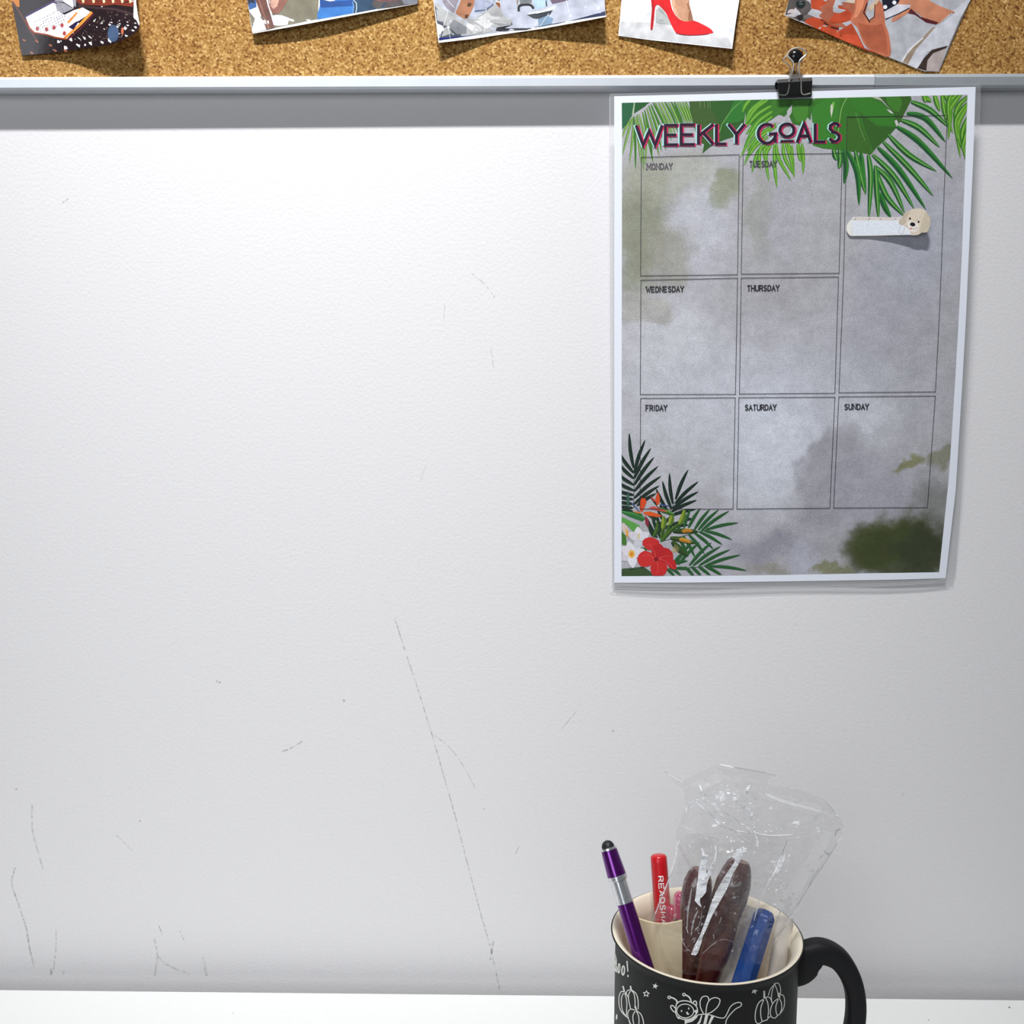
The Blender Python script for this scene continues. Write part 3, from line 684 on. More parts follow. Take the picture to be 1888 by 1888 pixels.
for p in [((280,350),(225,430),(190,530)),((290,340),(240,500),(190,700)),((300,340),(285,550),(257,770)),((300,330),(312,560),(315,830)),((330,310),(375,600),(390,840)),((320,330),(345,560),(368,780)),
          ((350,310),(410,580),(402,790)),((380,290),(440,560),(482,770)),((400,270),(455,540),(470,740)),((420,250),(495,500),(538,710)),((440,230),(520,460),(560,660)),((460,220),(555,450),(600,650)),((500,200),(600,400),(652,560)),((480,200),(590,420),(620,590)),((530,195),(620,380),(670,520)),((560,190),(640,350),(690,500)),((590,190),(670,340),(712,480)),((620,190),(700,340),(730,470)),((650,188),(722,330),(748,440)),((680,188),(740,340),(765,410)),((705,188),(765,320),(790,400)),((730,188),(790,320),(812,400)),((760,186),(812,320),(835,400)),((785,186),(832,310),(858,400))]:
    blade(A(*p), 3.6, g_lt if random.random() < .6 else g_mid, (64,110,40), hi=(176,200,120) if random.random() < .5 else None)
LL(A((820,180),(1000,176),(1200,172),(1345,160),(1350,250),(1345,330),(1320,480),(1260,515),(1150,550),(1060,590),(1000,630),(945,678),(955,620),(960,590),(920,575),(890,520),(865,420),(830,290)), (46,92,36))
LL(A((830,185),(960,180),(1060,300),(1100,420),(1130,520),(960,590),(890,520),(860,400)), (62,92,40)); LL(A((1240,175),(1345,162),(1345,340),(1290,380),(1140,400),(1200,290)), (46,118,44))
line(mb, A((1330,165),(1210,280),(1130,400),(1090,520)), 1.2, lsurf, ink((120,170,90)), nl())
for x in (920,960,995,1015): line(mb, A((x,180),(x+5,250)), .8, lsurf, ink((120,140,100)), nl())
# leaf behind the clip and the big right leaf
LL([(1372,183),(1500,179),(1497,200),(1494,226),(1480,232),(1462,229),(1452,208),(1446,215),(1436,211),(1420,222),(1395,232),(1376,228)], (52,108,34))
LL([(1425,182),(1455,181),(1445,205),(1425,218),(1410,222)], (60,118,38)); LL([(1462,185),(1492,184),(1488,222),(1470,226),(1462,210)], (68,130,44))
LL(A((1690,320),(1740,370),(1700,400),(1650,385),(1560,400),(1620,350)), (182,180,184)); LL(A((1740,280),(1790,215),(1785,290),(1760,330),(1770,390),(1750,385)), (184,182,186))
LL(B((120,400),(145,340),(190,380),(190,440),(150,440)), (182,180,184))
LL(B((180,230),(215,150),(330,140),(530,138),(640,134),(720,135),(850,190),(960,300),(982,350),(975,400),(985,430),(900,530),(800,620),(742,690),(700,680),(650,672),(520,655),(380,640),(290,630),(195,600),(185,480),(192,380)), (54,116,34))
LL(B((520,150),(640,135),(740,140),(960,300),(950,420),(800,400),(680,300),(600,260)), (54, 122, 38)); LL(B((590,330),(660,420),(740,600),(742,690),(660,672),(520,655),(525,340)), (58,104,34))
LL(B((640,300),(800,420),(960,430),(985,430),(860,560),(760,650),(700,480)), (50,96,32)); LL(B((200,250),(330,150),(450,150),(430,380),(380,640),(200,600),(192,400)), (56, 126, 40))
line(mb, smooth_line(B((520,150),(470,250),(445,400),(430,560))), 1.1, lsurf, ink((150,196,110)), nl()); line(mb, smooth_line(B((600,290),(640,430),(690,560))), .9, lsurf, ink((110,160,80)), nl())
LL(B((365,225),(380,210),(392,235),(385,280),(372,340),(362,280)), (206,206,190)); LL(B((380,200),(402,190),(398,230),(388,260)), (120,180,70))
LL(B((815,132),(1118,128),(1126,170),(1090,240),(1060,300),(1030,360),(1003,402),(985,360),(960,300),(900,230),(850,170)), (54,96,32)); LL(B((880,135),(1010,132),(1040,200),(1010,290),(960,280),(900,210)), (64,122,40))
LL(B((890,262),(930,275),(958,302),(930,300)), (206,204,200)); LL(B((965,370),(990,365),(1003,400),(985,430)), (200,198,196)); LL(B((730,136),(815,134),(860,185),(790,165)), (176,184,160))
# centre pale palm
for p in [((1400,165),(1350,220),(1320,290)),((1560,172),(1440,260),(1340,420)),((1520,170),(1400,270),(1350,380)),((1590,230),(1460,310),(1360,430)),((1600,285),(1470,370),(1350,500)),((1600,280),(1450,400),(1330,640)),
          ((1600,330),(1430,480),(1300,720)),((1640,400),(1460,520),(1360,660)),((1640,420),(1450,560),(1335,790)),((1560,520),(1450,600),(1370,720)),((1540,590),(1460,680),(1408,862)),((1500,600),(1478,700),(1490,830)),((1590,600),(1540,700),(1570,945)),
          ((1620,590),(1625,800),(1645,1000)),((1640,590),(1660,720),(1780,935)),((1560,610),(1530,640),(1520,720)),((1700,580),(1720,720),(1812,890)),((1745,570),(1785,700),(1805,860)),((1850,590),(1862,680),(1872,755))]:
    blade(A(*p), 5.6, g_lt, (70,140,40), hi=g_pale)
for p in [((50,590),(70,700),(80,752)),((95,580),(108,720),(105,872)),((0,600),(5,760),(22,905)),((-60,580),(-20,700),(10,830))]:
    blade(B(*p), 5, g_lt, (70,140,40), hi=g_pale)
# right fan
WK[0] = 1.45
for p in [((1120,190),(1300,270),(1475,430)),((1080,300),(1260,350),(1445,570)),((1025,362),(1200,440),(1392,622)),((985,425),(1200,570),(1512,912)),((905,500),(1100,690),(1362,846)),((860,570),(1100,810),(1330,1078)),
          ((808,620),(1010,830),(1262,1205)),((758,690),(960,890),(1152,1200)),((790,805),(930,950),(1062,1240)),((790,830),(890,1080),(1060,1268)),((825,1050),(875,1180),(932,1280)),((785,790),(800,1040),(815,1290)),((718,690),(742,900),(722,1300)),
          ((650,670),(665,850),(695,1062)),((595,650),(640,850),(690,1050)),((520,650),(615,860),(632,1168)),((488,640),(510,800),(490,962)),((448,640),(455,740),(440,822)),((390,640),(408,700),(420,742))]:
    blade(B(*p), 7.4, (48,124,44), (24,84,42), hi=(126,176,88) if random.random() < .5 else None)
for p in [((1410,110),(1440,300),(1515,485)),((1430,110),(1490,250),(1470,550)),((1600,110),(1500,240),(1455,420)),((1560,110),(1480,200),(1450,330)),((1500,110),(1470,220),(1480,400)),((1655,140),(1540,300),(1585,720)),((1655,230),(1560,420),(1600,640)),((1655,200),(1545,360),(1560,560)),((1660,330),(1600,500),(1640,748)),((1660,420),(1620,560),(1600,640)),((1340,120),(1362,200),(1392,278)),((1230,125),(1268,160),(1312,190)),((1240,128),(1250,160),(1258,195))]:
    blade(B(*p), 6.5, g_lt, (56,118,36), hi=g_pale)
top_lay = LAY[0]; LAY[0] = 3; WK[0] = 1.25
# --- lower left bouquet
LL(C((205,1585),(330,1575),(450,1560),(560,1640),(580,1668),(205,1668)), (58,82,50)); line(mb, C((215,1640),(330,1590),(450,1572)), 1.6, lsurf, ink((34,50,34)), nl())
dg = (28,50,38); mg = (44,96,50)
def fan(stem, tips, wd, c1, c2):
    line(mb, C(*stem), 1.1, lsurf, ink(c2), nl())
    for a, b in tips:
        mid = ((a[0] + b[0]) / 2 + (b[1] - a[1]) * .03, (a[1] + b[1]) / 2 - (b[0] - a[0]) * .03)
        blade(C(a, mid, b), wd, c1, c2)
fan([(345,930),(350,480)], [((343,490),(296,108)),((350,545),(470,182)),((350,605),(532,272)),((350,675),(568,370)),((350,745),(612,468)),((348,820),(645,575)),((345,885),(625,680)),((380,900),(590,765)),((345,545),(170,300)),((345,605),(150,410)),((345,675),(140,530)),((345,735),(140,630)),((343,785),(140,725)),((340,830),(140,795)),((338,880),(150,850)),((336,925),(150,900)),((336,960),(150,945))], 5.6, dg, (20,38,30))
fan([(720,1000),(790,860)], [((770,880),(733,542)),((800,830),(937,505)),((795,875),(1050,635)),((765,930),(1050,745)),((755,965),(1032,838)),((735,1010),(1022,938)),((755,935),(656,628)),((712,955),(586,712)),((850,1065),(985,1042)),((690,960),(525,800)),((800,1120),(940,1110))], 5.4, dg, (20,38,30))
fan([(560,1290),(620,1100)], [((600,1250),(480,1020)),((640,1260),(530,960)),((560,1240),(500,1080)),((660,1230),(600,1000)),((600,1210),(760,1000)),((650,1160),(900,1060)),((650,1120),(840,1180)),((560,1200),(700,1030)),((620,1060),(480,980)),((700,1100),(600,940))], 5, (34,62,40), (24,44,32))
fan([(640,1290),(1150,1160)], [((890,1140),(962,938)),((940,1140),(1070,925)),((1005,1160),(1175,935)),((1045,1165),(1270,942)),((1080,1170),(1385,955)),((1130,1160),(1485,1085)),((1110,1170),(1412,1268)),((1055,1180),(1310,1325)),((1000,1190),(1212,1372)),((940,1210),(1115,1425)),((880,1225),(1012,1465)),((830,1240),(930,1440)),((830,1180),(850,1060))], 5, mg, (38,84,44))
fan([(620,1600),(1180,1555)], [((830,1540),(1062,1295)),((950,1550),(1192,1298)),((990,1552),(1295,1338)),((1055,1552),(1395,1376)),((1115,1557),(1505,1436)),((1170,1557),(1575,1606)),((1120,1557),(1310,1662)),((1045,1560),(1190,1672)),((970,1560),(1085,1675)),((900,1565),(1005,1675)),((730,1562),(860,1660)),((700,1580),(790,1670)),((780,1530),(930,1500)),((800,1580),(960,1590)),((780,1520),(900,1400)),((820,1500),(980,1290))], 5, mg, (38,84,44))
for p in [((640,1290),(700,1200),(740,1090)),((660,1280),(760,1160),(900,1060)),((640,1260),(670,1130),(665,1020)),((560,1240),(600,1150),(600,1060))]: blade(C(*p), 5.6, (74,110,38), (48,76,32))
for p in [((735,1110),(755,1050),(765,990)),((840,1100),(880,1030),(900,930)),((660,1150),(675,1080),(665,1010))]: blade(C(*p), 8, (140,160,48), (86,116,40))
blade(C((600,930),(690,960),(790,1000)), 7, (92,140,52), (44,92,40)); blade(C((770,1180),(900,1175),(1045,1180)), 8, (50,80,36), (34,56,30)); blade(C((870,1180),(930,1168),(985,1178)), 6, (190,140,40), (180,116,34))
blade(C((740,1250),(860,1270),(1015,1312)), 8, (66,92,36), (44,66,30)); blade(C((840,1265),(900,1275),(970,1300)), 6, (206,150,48), (186,124,40)); blade(C((760,1290),(850,1380),(940,1450)), 10, (52,84,36), (40,66,32))
for k in range(14):
    a = R(-70 + k * 14); line(mb, C((770, 1380), (770 + 70 * math.cos(a), 1370 + 55 * math.sin(a))), .5, lsurf, ink((196,176,120)), nl())
LL(C((210,1020),(300,1060),(410,1115),(385,1205),(340,1180),(270,1110),(212,1075)), (92,160,72)); LL(C((210,1180),(260,1230),(270,1330),(212,1320)), (70,120,44))
LL(C((210,950),(330,965),(430,990),(470,1040),(440,1070),(300,1020),(210,975)), (42,110,54)); line(mb, C((215,962),(340,985),(450,1030)), 1, lsurf, ink((110,170,90)), nl())
LL(C((285,730),(300,830),(292,930),(272,900),(270,800)), (56,96,78))
OR = (214,76,34)
LL(C((410,955),(412,860),(430,815),(470,820),(485,860),(455,930),(440,965)), OR); LL(C((592,880),(580,815),(608,745),(632,820),(625,870),(605,905)), OR); LL(C((525,790),(590,850),(600,870),(560,850)), (196,70,50))
LL(C((500,925),(560,905),(640,930),(720,970),(640,958),(560,945)), (206,78,76)); LL(C((445,970),(520,962),(600,985),(655,1010),(600,1022),(520,1012),(460,990)), (222,88,30)); LL(C((330,960),(400,962),(440,985),(380,980)), (226,120,50))
LL(C((465,1005),(500,1040),(512,1100),(495,1135),(470,1090)), (136,44,60)); line(mb, C((320,865),(370,920),(405,965)), 2.2, lsurf, ink((70,90,140)), nl()); line(mb, C((620,885),(680,895),(730,905)), 2.2, lsurf, ink((70,84,140)), nl()); LL(C((600,900),(628,880),(622,915)), (226,220,210))
# frangipani
def petal(cx, cy, ang, ln, wd_, c, tipc=None):
    a = R(ang); pts = []
    for k in range(15):
        t = k / 14; s_ = math.sin(math.pi * t ** .75) ** .75 * wd_ / 2 if 0 < t < 1 else 0
        pts.append((t, s_))
    L1 = [(cx + math.cos(a) * ln * t - math.sin(a) * s_, cy + math.sin(a) * ln * t + math.cos(a) * s_) for t, s_ in pts]
    L2 = [(cx + math.cos(a) * ln * t + math.sin(a) * s_, cy + math.sin(a) * ln * t - math.cos(a) * s_) for t, s_ in pts[1:-1]]
    LL(C(*(L1 + L2[::-1])), c)
for an, c in ((-95,(226,224,228)),(-150,(216,212,220)),(-30,(220,218,226)),(100,(206,206,214))): petal(400, 1260, an, 135, 95, c)
LL(C((212,1090),(240,1085),(270,1120),(290,1190),(285,1250),(250,1210),(215,1150)), (214,196,190)); LL(C((255,1140),(285,1180),(285,1250),(262,1220)), (226,160,60))
line(mb, C((398,1260),(402,1200)), 3, lsurf, ink((214,196,140)), nl())
LL(C((380,1360),(520,1350),(470,1400),(400,1400)), (60,100,48))
for an, c in ((-105,(228,226,232)),(-20,(222,222,230)),(160,(214,206,216)),(85,(230,228,236)),(215,(226,220,226))): petal(325, 1430, an, 150, 100, c)
poly(mb, C(*ell(322, 1425, 36, 44, 0)), lsurf, ink((232,184,90)), nl()); poly(mb, C(*ell(322, 1425, 16, 22, 0)), lsurf, ink((222,132,30)), nl())
# hibiscus
for cx, cy, rx, ry, an, c in ((535,1315,95,70,15,(204,44,44)),(475,1478,92,88,0,(208,46,46)),(618,1580,90,100,20,(202,42,42)),(690,1440,90,80,35,(190,34,38)),(750,1520,85,45,55,(196,36,40)),(610,1400,70,90,0,(186,32,36))):
    pts = ell(cx, cy, rx, ry, an, 26); pts = [(x + random.uniform(-4, 4), y + random.uniform(-4, 4)) for x, y in pts]; LL(C(*pts), c)
for p in (((590,1480),(500,1430),(440,1450)),((590,1480),(560,1380),(500,1310)),((590,1480),(610,1560),(600,1640)),((590,1480),(680,1450),(760,1440)),((600,1470),(700,1510),(790,1590))):
    line(mb, smooth_line(C(*p)), 1.2, lsurf, ink((226,92,84)), nl(), taper=lambda t: 1 - .7 * t)
poly(mb, C(*ell(590, 1480, 26, 24, 0)), lsurf, ink((140,20,30)), nl())
child(mb, 'printed_leaves', paper)
top_lay = max(top_lay, LAY[0]) + 1
# grid boxes
mb = MB(); bl = ink((52, 50, 58)); 
for q in ([(1182.5,290),(1363,285),(1359.8,506.5),(1181,508.5)],[(1370.2,285),(1553,283),(1547,503.7),(1366.7,505.3)],[(1562,215.8),(1746.5,212.7),(1739,400),(1733,560),(1724.8,722.5),(1546.8,724),(1551,620),(1555.5,500)],
          [(1181.7,516.7),(1359.8,512.7),(1356,727),(1180.5,727.3)],[(1366.7,512.7),(1546,510.6),(1539.4,725),(1363.4,726.3)],[(1181,734.5),(1355.5,733.2),(1351.5,938.5),(1180,938.5)],
          [(1362.4,733.2),(1539.4,732.2),(1530,937),(1358.8,938.5)],[(1546.6,731.7),(1724.6,730.2),(1710,936),(1537,936.8)]):
    line(mb, q, 1.1, psurf, bl, top_lay, closed=True)
child(mb, 'printed_grid', paper)
mb = MB(); tm = ink((44, 42, 50)); tl = ink((98, 92, 102))
for s_, x0, x1, y0, y1, sl, m in (('MONDAY',1192.5,1239.5,302,312,-.02,tl),('TUESDAY',1382,1432,297.5,307.5,-.01,ink((70,66,76))),('WEDNESDAY',1191.5,1260.5,529,538.5,-.015,tm),('THURSDAY',1378,1436.5,526.8,536.3,-.015,tm),('FRIDAY',1191,1229.5,747.5,757,-.01,tm),('SATURDAY',1374,1431,746.8,756.3,-.01,tm),('SUNDAY',1557.5,1601.5,745.5,755,-.01,tm)):
    wts = {'I': .35, 'W': 1.2, 'M': 1.15}; tot = sum(wts.get(c, .85) for c in s_) + .32 * (len(s_) - 1); u = (x1 - x0) / tot; x = x0
    for ch in s_:
        wch = wts.get(ch, .85) * u
        glyph(mb, ch, lambda a, b, x=x, wch=wch: (x + a * wch, y0 + b * (y1 - y0) + sl * (x + a * wch - x0)), 1.9, psurf, m, top_lay + 1, True)
        x += wch + .32 * u
    child(mb, 'weekday_name', paper); mb = MB()
# title
mb = MB()
T = [('W',1173,1221,231,268),('E',1227,1250,231,267),('E',1256,1281,230,266.5),('K',1288,1315,229.5,266),('L',1321,1339,229,265.5),('Y',1343,1373,229,265.5),('G',1398,1430,229,264),('O',1438,1464,228.5,252),('A',1470,1495,228,262.5),('L',1503,1522,227.5,261.5),('S',1529,1549,227.5,261)]
for (dx, dy, wd, c, ly) in ((-3.0, -.6, 5.0, (176, 228, 222), 1), (2.2, .6, 5.8, (204, 40, 92), 2), (-.2, 0, 5.6, (40, 12, 42), 3)):
    m = ink(c)
    for ch, x0, x1, y0, y1 in T:
        fn = lambda a, b: (x0 + a * (x1 - x0) + dx, y0 + b * (y1 - y0) + dy)
        if ch == 'G':
            line(mb, [fn(*p) for p in arc(.5,.5,.5,.5,-48,-360,20)] + [fn(.62, .52)], wd, psurf, m, top_lay + ly)
            line(mb, [fn(1, .5), fn(1, .95)], wd * .8, psurf, m, top_lay + ly)
        else: glyph(mb, ch, fn, wd, psurf, m, top_lay + ly)
        if ch == 'O': line(mb, [(1439 + dx, 260.5 + dy), (1463 + dx, 260 + dy)], wd * .8, psurf, m, top_lay + ly)
child(mb, 'title_lettering', paper)

# ------------------------------------------------------------------ puppy sticker
def soff(x, y): return poff(x, y) + .0009 + .0046 * max(0, (x - 1590) / 125) ** 1.6
ssurf = lambda x, y, l=0: at_off(x, y, soff(x, y) + l * .00001)
Sq = lambda *a: [(1540 + x / 9.44, 360 + y / 9.44) for x, y in a]
st = thing('sticker', ssurf(1565, 418), 'small puppy face name label stuck on the planner, its right end lifting', 'sticker')
mb = MB()
strip = Sq(*smooth_line([(340,378),(700,380),(1120,380),(1330,330),(1460,450),(1480,600),(1440,685),(1300,690),(1000,696),(700,705),(400,707),(270,705),(218,655),(196,590),(212,500),(262,440),(300,408)], 3, True))
poly(mb, strip, ssurf, mat('sticker_paper', (238, 236, 230), .5), 0, 8)
poly(mb, Sq((345,384),(1160,384),(1150,438),(290,438)), ssurf, ink((222,212,206)), 1, 10)
poly(mb, Sq((288,445),(1150,440),(1320,600),(1312,680),(1000,685),(300,692),(280,600)), ssurf, ink((232,236,244)), 1.2, 10)
for x in (345,595,790,1045): poly(mb, Sq(*ell(x, 415, 18, 14, n=8)), ssurf, ink((172,166,162)), 2, 10)
line(mb, Sq((575,395),(573,560),(545,610)), .8, ssurf, ink((206,208,214)), 2); line(mb, Sq((285,560),(288,690)), .8, ssurf, ink((210,208,204)), 2)
line(mb, Sq((1145,530),(1110,600),(1105,640),(1150,680),(1190,665),(1205,560),(1210,520)), .9, ssurf, ink((190,192,200)), 2)
child(mb, 'label_strip', st, solid=.00008)
mb = MB()
head = Sq(*smooth_line([(1170,380),(1200,320),(1260,275),(1320,252),(1400,232),(1480,228),(1540,250),(1585,297),(1640,370),(1655,450),(1645,540),(1615,620),(1570,648),(1500,650),(1440,688),(1300,690),(1240,600),(1190,520),(1130,510),(1106,480),(1120,430)], 3, True))
poly(mb, head, ssurf, ink((222,206,186)), 2.5, 8)
poly(mb, Sq(*smooth_line([(1310,255),(1290,300),(1250,380),(1225,470),(1190,520),(1140,515),(1106,485),(1120,430),(1165,380),(1200,320),(1250,280)], 3, True)), ssurf, ink((200,186,166)), 3, 8)
poly(mb, Sq(*smooth_line([(1570,300),(1600,320),(1640,370),(1655,450),(1645,540),(1615,620),(1570,648),(1500,648),(1470,620),(1500,500),(1530,400)], 3, True)), ssurf, ink((204,190,168)), 3, 8)
poly(mb, Sq(*smooth_line([(1250,480),(1290,450),(1350,455),(1420,480),(1450,530),(1440,600),(1380,640),(1300,620),(1250,560)], 3, True)), ssurf, ink((236,228,218)), 3.2, 8)
poly(mb, Sq((1210,540),(1250,560),(1310,620),(1315,688),(1200,690)), ssurf, ink((234,236,242)), 3.1, 8)
line(mb, Sq(*smooth_line([(1250,520),(1255,560),(1300,585),(1330,565)])), .7, ssurf, ink((150,126,120)), 4); line(mb, Sq(*smooth_line([(1330,565),(1360,590),(1400,580),(1420,560)])), .7, ssurf, ink((150,126,120)), 4)
poly(mb, Sq(*ell(1318, 582, 12, 18, n=8)), ssurf, ink((222,110,130)), 4.2)
bk = ink((26, 26, 32), .25)
poly(mb, Sq(*ell(1300, 406, 17, 19)), ssurf, bk, 4); poly(mb, Sq(*ell(1450, 463, 17, 19)), ssurf, bk, 4); poly(mb, Sq(*ell(1347, 507, 47, 35, 12)), ssurf, bk, 4)
child(mb, 'puppy_face', st, solid=.00008)

# ------------------------------------------------------------------ binder clip and pin
chrome = mat('nickel_wire', (228, 226, 220), .34, .9)
blk = mat('black_clip_steel', (24, 24, 26), .38, coat=.3)
clip = thing('binder_clip', at_off(1466, 180, .0155), 'black binder clip with silver handles gripping the top of the planner', 'clip')
mb = MB()
def clip_row(px0, py0, px1, py1, a): return at_off(px0, py0, a), at_off(px1, py1, a)
tl_, tr_ = at_off(1434.5, 145.5, .0215), at_off(1498, 142, .0215)
bl_, br_ = at_off(1436, 181, .0166), at_off(1496, 178.5, .0166)
h = (tl_ - bl_).length; X = (tr_ - tl_).normalized()
rows = []
for e in (0, 1):
    T_ = tr_ if e else tl_; B_ = br_ if e else bl_; zt = T_.z
    pts = [(B_.x, B_.y, B_.z), (T_.x, T_.y - .0002, T_.z - .0022), (T_.x, T_.y + .0004, T_.z - .0006), (T_.x, T_.y + .0014, T_.z), (T_.x, -.0134, T_.z), (T_.x, -.0126, T_.z - .0014), (B_.x, -.0134, B_.z), (B_.x, -.0139, B_.z), (T_.x, -.0138, T_.z - .002), (T_.x, -.0144, T_.z - .0009), (T_.x, T_.y + .0018, T_.z - .0009), (T_.x, T_.y + .0009, T_.z - .0024), (B_.x, B_.y + .0005, B_.z)]
    rows.append(pts)
mb.grid(rows, blk, close_u=True, caps=True); child(mb, 'clip_body', clip, weld=True)
mb = MB(); mb.tube([bl_ + Vector((-.0001, -.0003, 0.0014)), br_ + Vector((.0001, -.0003, 0.0014))], .0006, blk); child(mb, 'jaw_roll', clip)
def handle(dx, dy, offs, feet):
    K = [(feet[0][0]-15, feet[0][1]-1), (feet[0][0], feet[0][1]-1.5), (1456, 150), (1461, 132), (1463, 118), (1460, 111), (1452, 102.5), (1452.5, 98), (1458, 92), (1466, 89), (1474, 88.5), (1482, 91.5), (1486.5, 97), (1485, 102), (1476, 110), (1473.5, 116), (1474, 132), (1477, 150), (feet[1][0], feet[1][1]-1.5), (feet[1][0]+15, feet[1][1]-2)]
    n = len(K); pts = []
    for i, (x, y) in enumerate(K):
        yy = y; f = max(0, min(1, (175 - y) / 87.)); ddx = dx * f; ddy = dy * f
        pts.append(at_off(x + ddx, y + ddy, offs(f)))
    return smooth_line([tuple(p) for p in pts], 5)
mb = MB(); mb.tube(handle(0, 0, lambda f: .0176 + .0060 * math.sin(min(1, f * 1.6) * math.pi / 2) - .0005 * f, [(1451, 175), (1479, 174)]), .00042, chrome, 8); child(mb, 'wire_handle', clip, smooth=True)
mb = MB(); mb.tube(handle(-8.5, 12, lambda f: .0125 + .0006 * f, [(1451, 175), (1479, 174)]), .00042, chrome, 8); child(mb, 'wire_handle', clip, smooth=True)
pc = at_off(1468, 103.5, .0165)
pin = thing('push_pin', pc, 'glossy black round headed pin through the binder clip handles', 'pin')
mb = MB(); hr = .0043
prof = [(.0002, .0012), (.0008, .003), (.0016, .0041), (.0026, .0044), (.0036, .0040), (.0044, .0030), (.0049, .0018), (.0051, .0006)]
mb.lathe(pc + Vector((0, .0035, 0)), (0, -1, .12), prof, mat('black_plastic_gloss', (14, 14, 16), .15, coat=.6), 28, squash=(1.0, 0.92)); child(mb, 'pin_head', pin, smooth=True)
mb = MB(); mb.lathe(pc + Vector((0, .0034, 0)), (0, 1, -.12), [(0, .0006), (.006, .0005), (.012, .0001)], chrome, 8); child(mb, 'pin_needle', pin)

# ------------------------------------------------------------------ mug
RIM = .0500; RB = .0476
def rim_centre():
    # height where the rim ellipse is 350 px wide
    lo, hi = .03, .25
    for _ in range(60):
        h = (lo + hi) / 2; c = at_z(1302, 1718, h); dep = (c - CAM).dot(rot @ Vector((0, 0, -1)))
        wpx = 2 * RIM / dep * F
        if wpx < 350: lo = h
        else: hi = h
    return at_z(1302, 1717.5, h), h
MC, MH = rim_centre()
MX, MY = MC.x, MC.y
mug = thing('coffee_mug', (MX, MY, 0), 'black halloween mug with white line drawings holding pens on the desk', 'mug')
mblk = mat('matte_black_glaze', (25, 25, 27), .6, spec=.28)
cream = mat('cream_glaze', (240, 230, 208), .3, coat=.3)
mb = MB()
prof = [(0, RB * .80), (.0015, RB * .86), (.005, RB * .95), (.011, RB), (MH - .0055, RB), (MH - .0040, RB + .0005), (MH - .0024, RIM - .0009), (MH - .0012, RIM - .0002), (MH - .0004, RIM), (MH - .0001, RIM - .0007)]
rows = [[(MX + r * math.cos(2 * math.pi * k / 96), MY + r * math.sin(2 * math.pi * k / 96), z) for k in range(96)] for z, r in prof]
mb.grid(rows, mblk, close_u=True); mb.f.append(tuple(reversed(range(96)))); mb.m.append(0)
child(mb, 'mug_body', mug, smooth=True)
mb = MB()
prof = [(MH - .0001, RIM - .0007), (MH + .0002, RIM - .0013), (MH + .0001, RIM - .0022), (MH - .0007, RIM - .0031), (MH - .004, RB - .0034), (MH - .010, RB - .0038), (.012, RB - .0042), (.006, RB * .80), (.005, 0.001)]
rows = [[(MX + r * math.cos(2 * math.pi * k / 96), MY + r * math.sin(2 * math.pi * k / 96), z) for k in range(96)] for z, r in prof]
mb.grid(rows, cream, close_u=True); o = child(mb, 'mug_lining', mug, smooth=True); o['label'] = 'cream glazed inside and lip'
# handle
MYH = MY - .004
Hc = [(1467.5,1773,.0126),(1476,1772,.0124),(1492,1762,.0084),(1510,1754,.0066),(1530,1758,.0060),(1549,1771,.0056),(1565,1795,.0053),(1575,1824,.0050),(1578,1855,.0050),(1575,1890,.0050),(1566,1925,.0050),(1548,1955,.0052),(1522,1978,.0058),(1490,1990,.0075),(1450,1992,.0090)]
HS = smooth_line(Hc, 5)
P = [at_y(a, b, MYH) for a, b, r_ in HS]; mb = MB(); rows = []
for i, p in enumerate(P):
    t = (P[min(i + 1, len(P) - 1)] - P[max(i - 1, 0)]).normalized(); dv = Vector((0, 1, 0)); nv = t.cross(dv).normalized(); r_ = HS[i][2]
    if i < 8: nv = Vector((0, 0, 1 if nv.z > 0 else -1)).lerp(nv, max(0, i - 4) / 4).normalized()
    hy = min(.0060, .0045 + r_ * .2)
    row = []
    for k in range(24):
        a = 2 * math.pi * k / 24; ca, sa = math.cos(a), math.sin(a); e = .62
        row.append(p + nv * (r_ * math.copysign(abs(ca) ** e, ca)) + dv * (hy * math.copysign(abs(sa) ** e, sa)))
    rows.append(row)
mb.grid(rows, mblk, close_u=True, caps=True); child(mb, 'mug_handle', mug, smooth=True)
# drawings on the cylinder
def cyl(px, py, lay=0):
    r_ = RB + .00012 + lay * .00003; d = raydir(px, py); ox, oy = CAM.x - MX, CAM.y - MY
    a = d.x ** 2 + d.y ** 2; b = 2 * (ox * d.x + oy * d.y); c = ox * ox + oy * oy - r_ * r_; D = b * b - 4 * a * c
    s_ = (-b - math.sqrt(max(D, 0))) / (2 * a); return CAM + d * s_
wl = mat('white_enamel_line', (236, 236, 228), .5)
mb = MB()
M1 = lambda *a: [(1100 + x / 7.26, 1700 + y / 7.26) for x, y in a]
M2 = lambda *a: [(1340 + x / 6.743, 1700 + y / 6.743) for x, y in a]
M3 = lambda *a: [(1220 + x / 7.26, 1790 + y / 7.26) for x, y in a]
S = smooth_line
def dl(pts, wd=1.7, closed=False): line(mb, S(pts, 4, closed), wd, cyl, wl, closed=closed)
# BOO!
dl(M1(*ell(299, 620, 12, 62, 3, 12)), 2.2, True); dl(M1(*ell(356, 648, 17, 60, 3, 12)), 2.6, True)
line(mb, M1((407,520),(418,665)), 3.2, cyl, wl, taper=lambda t: 1 - .4 * t); poly(mb, M1(*ell(420, 722, 11, 15, n=10)), cyl, wl)
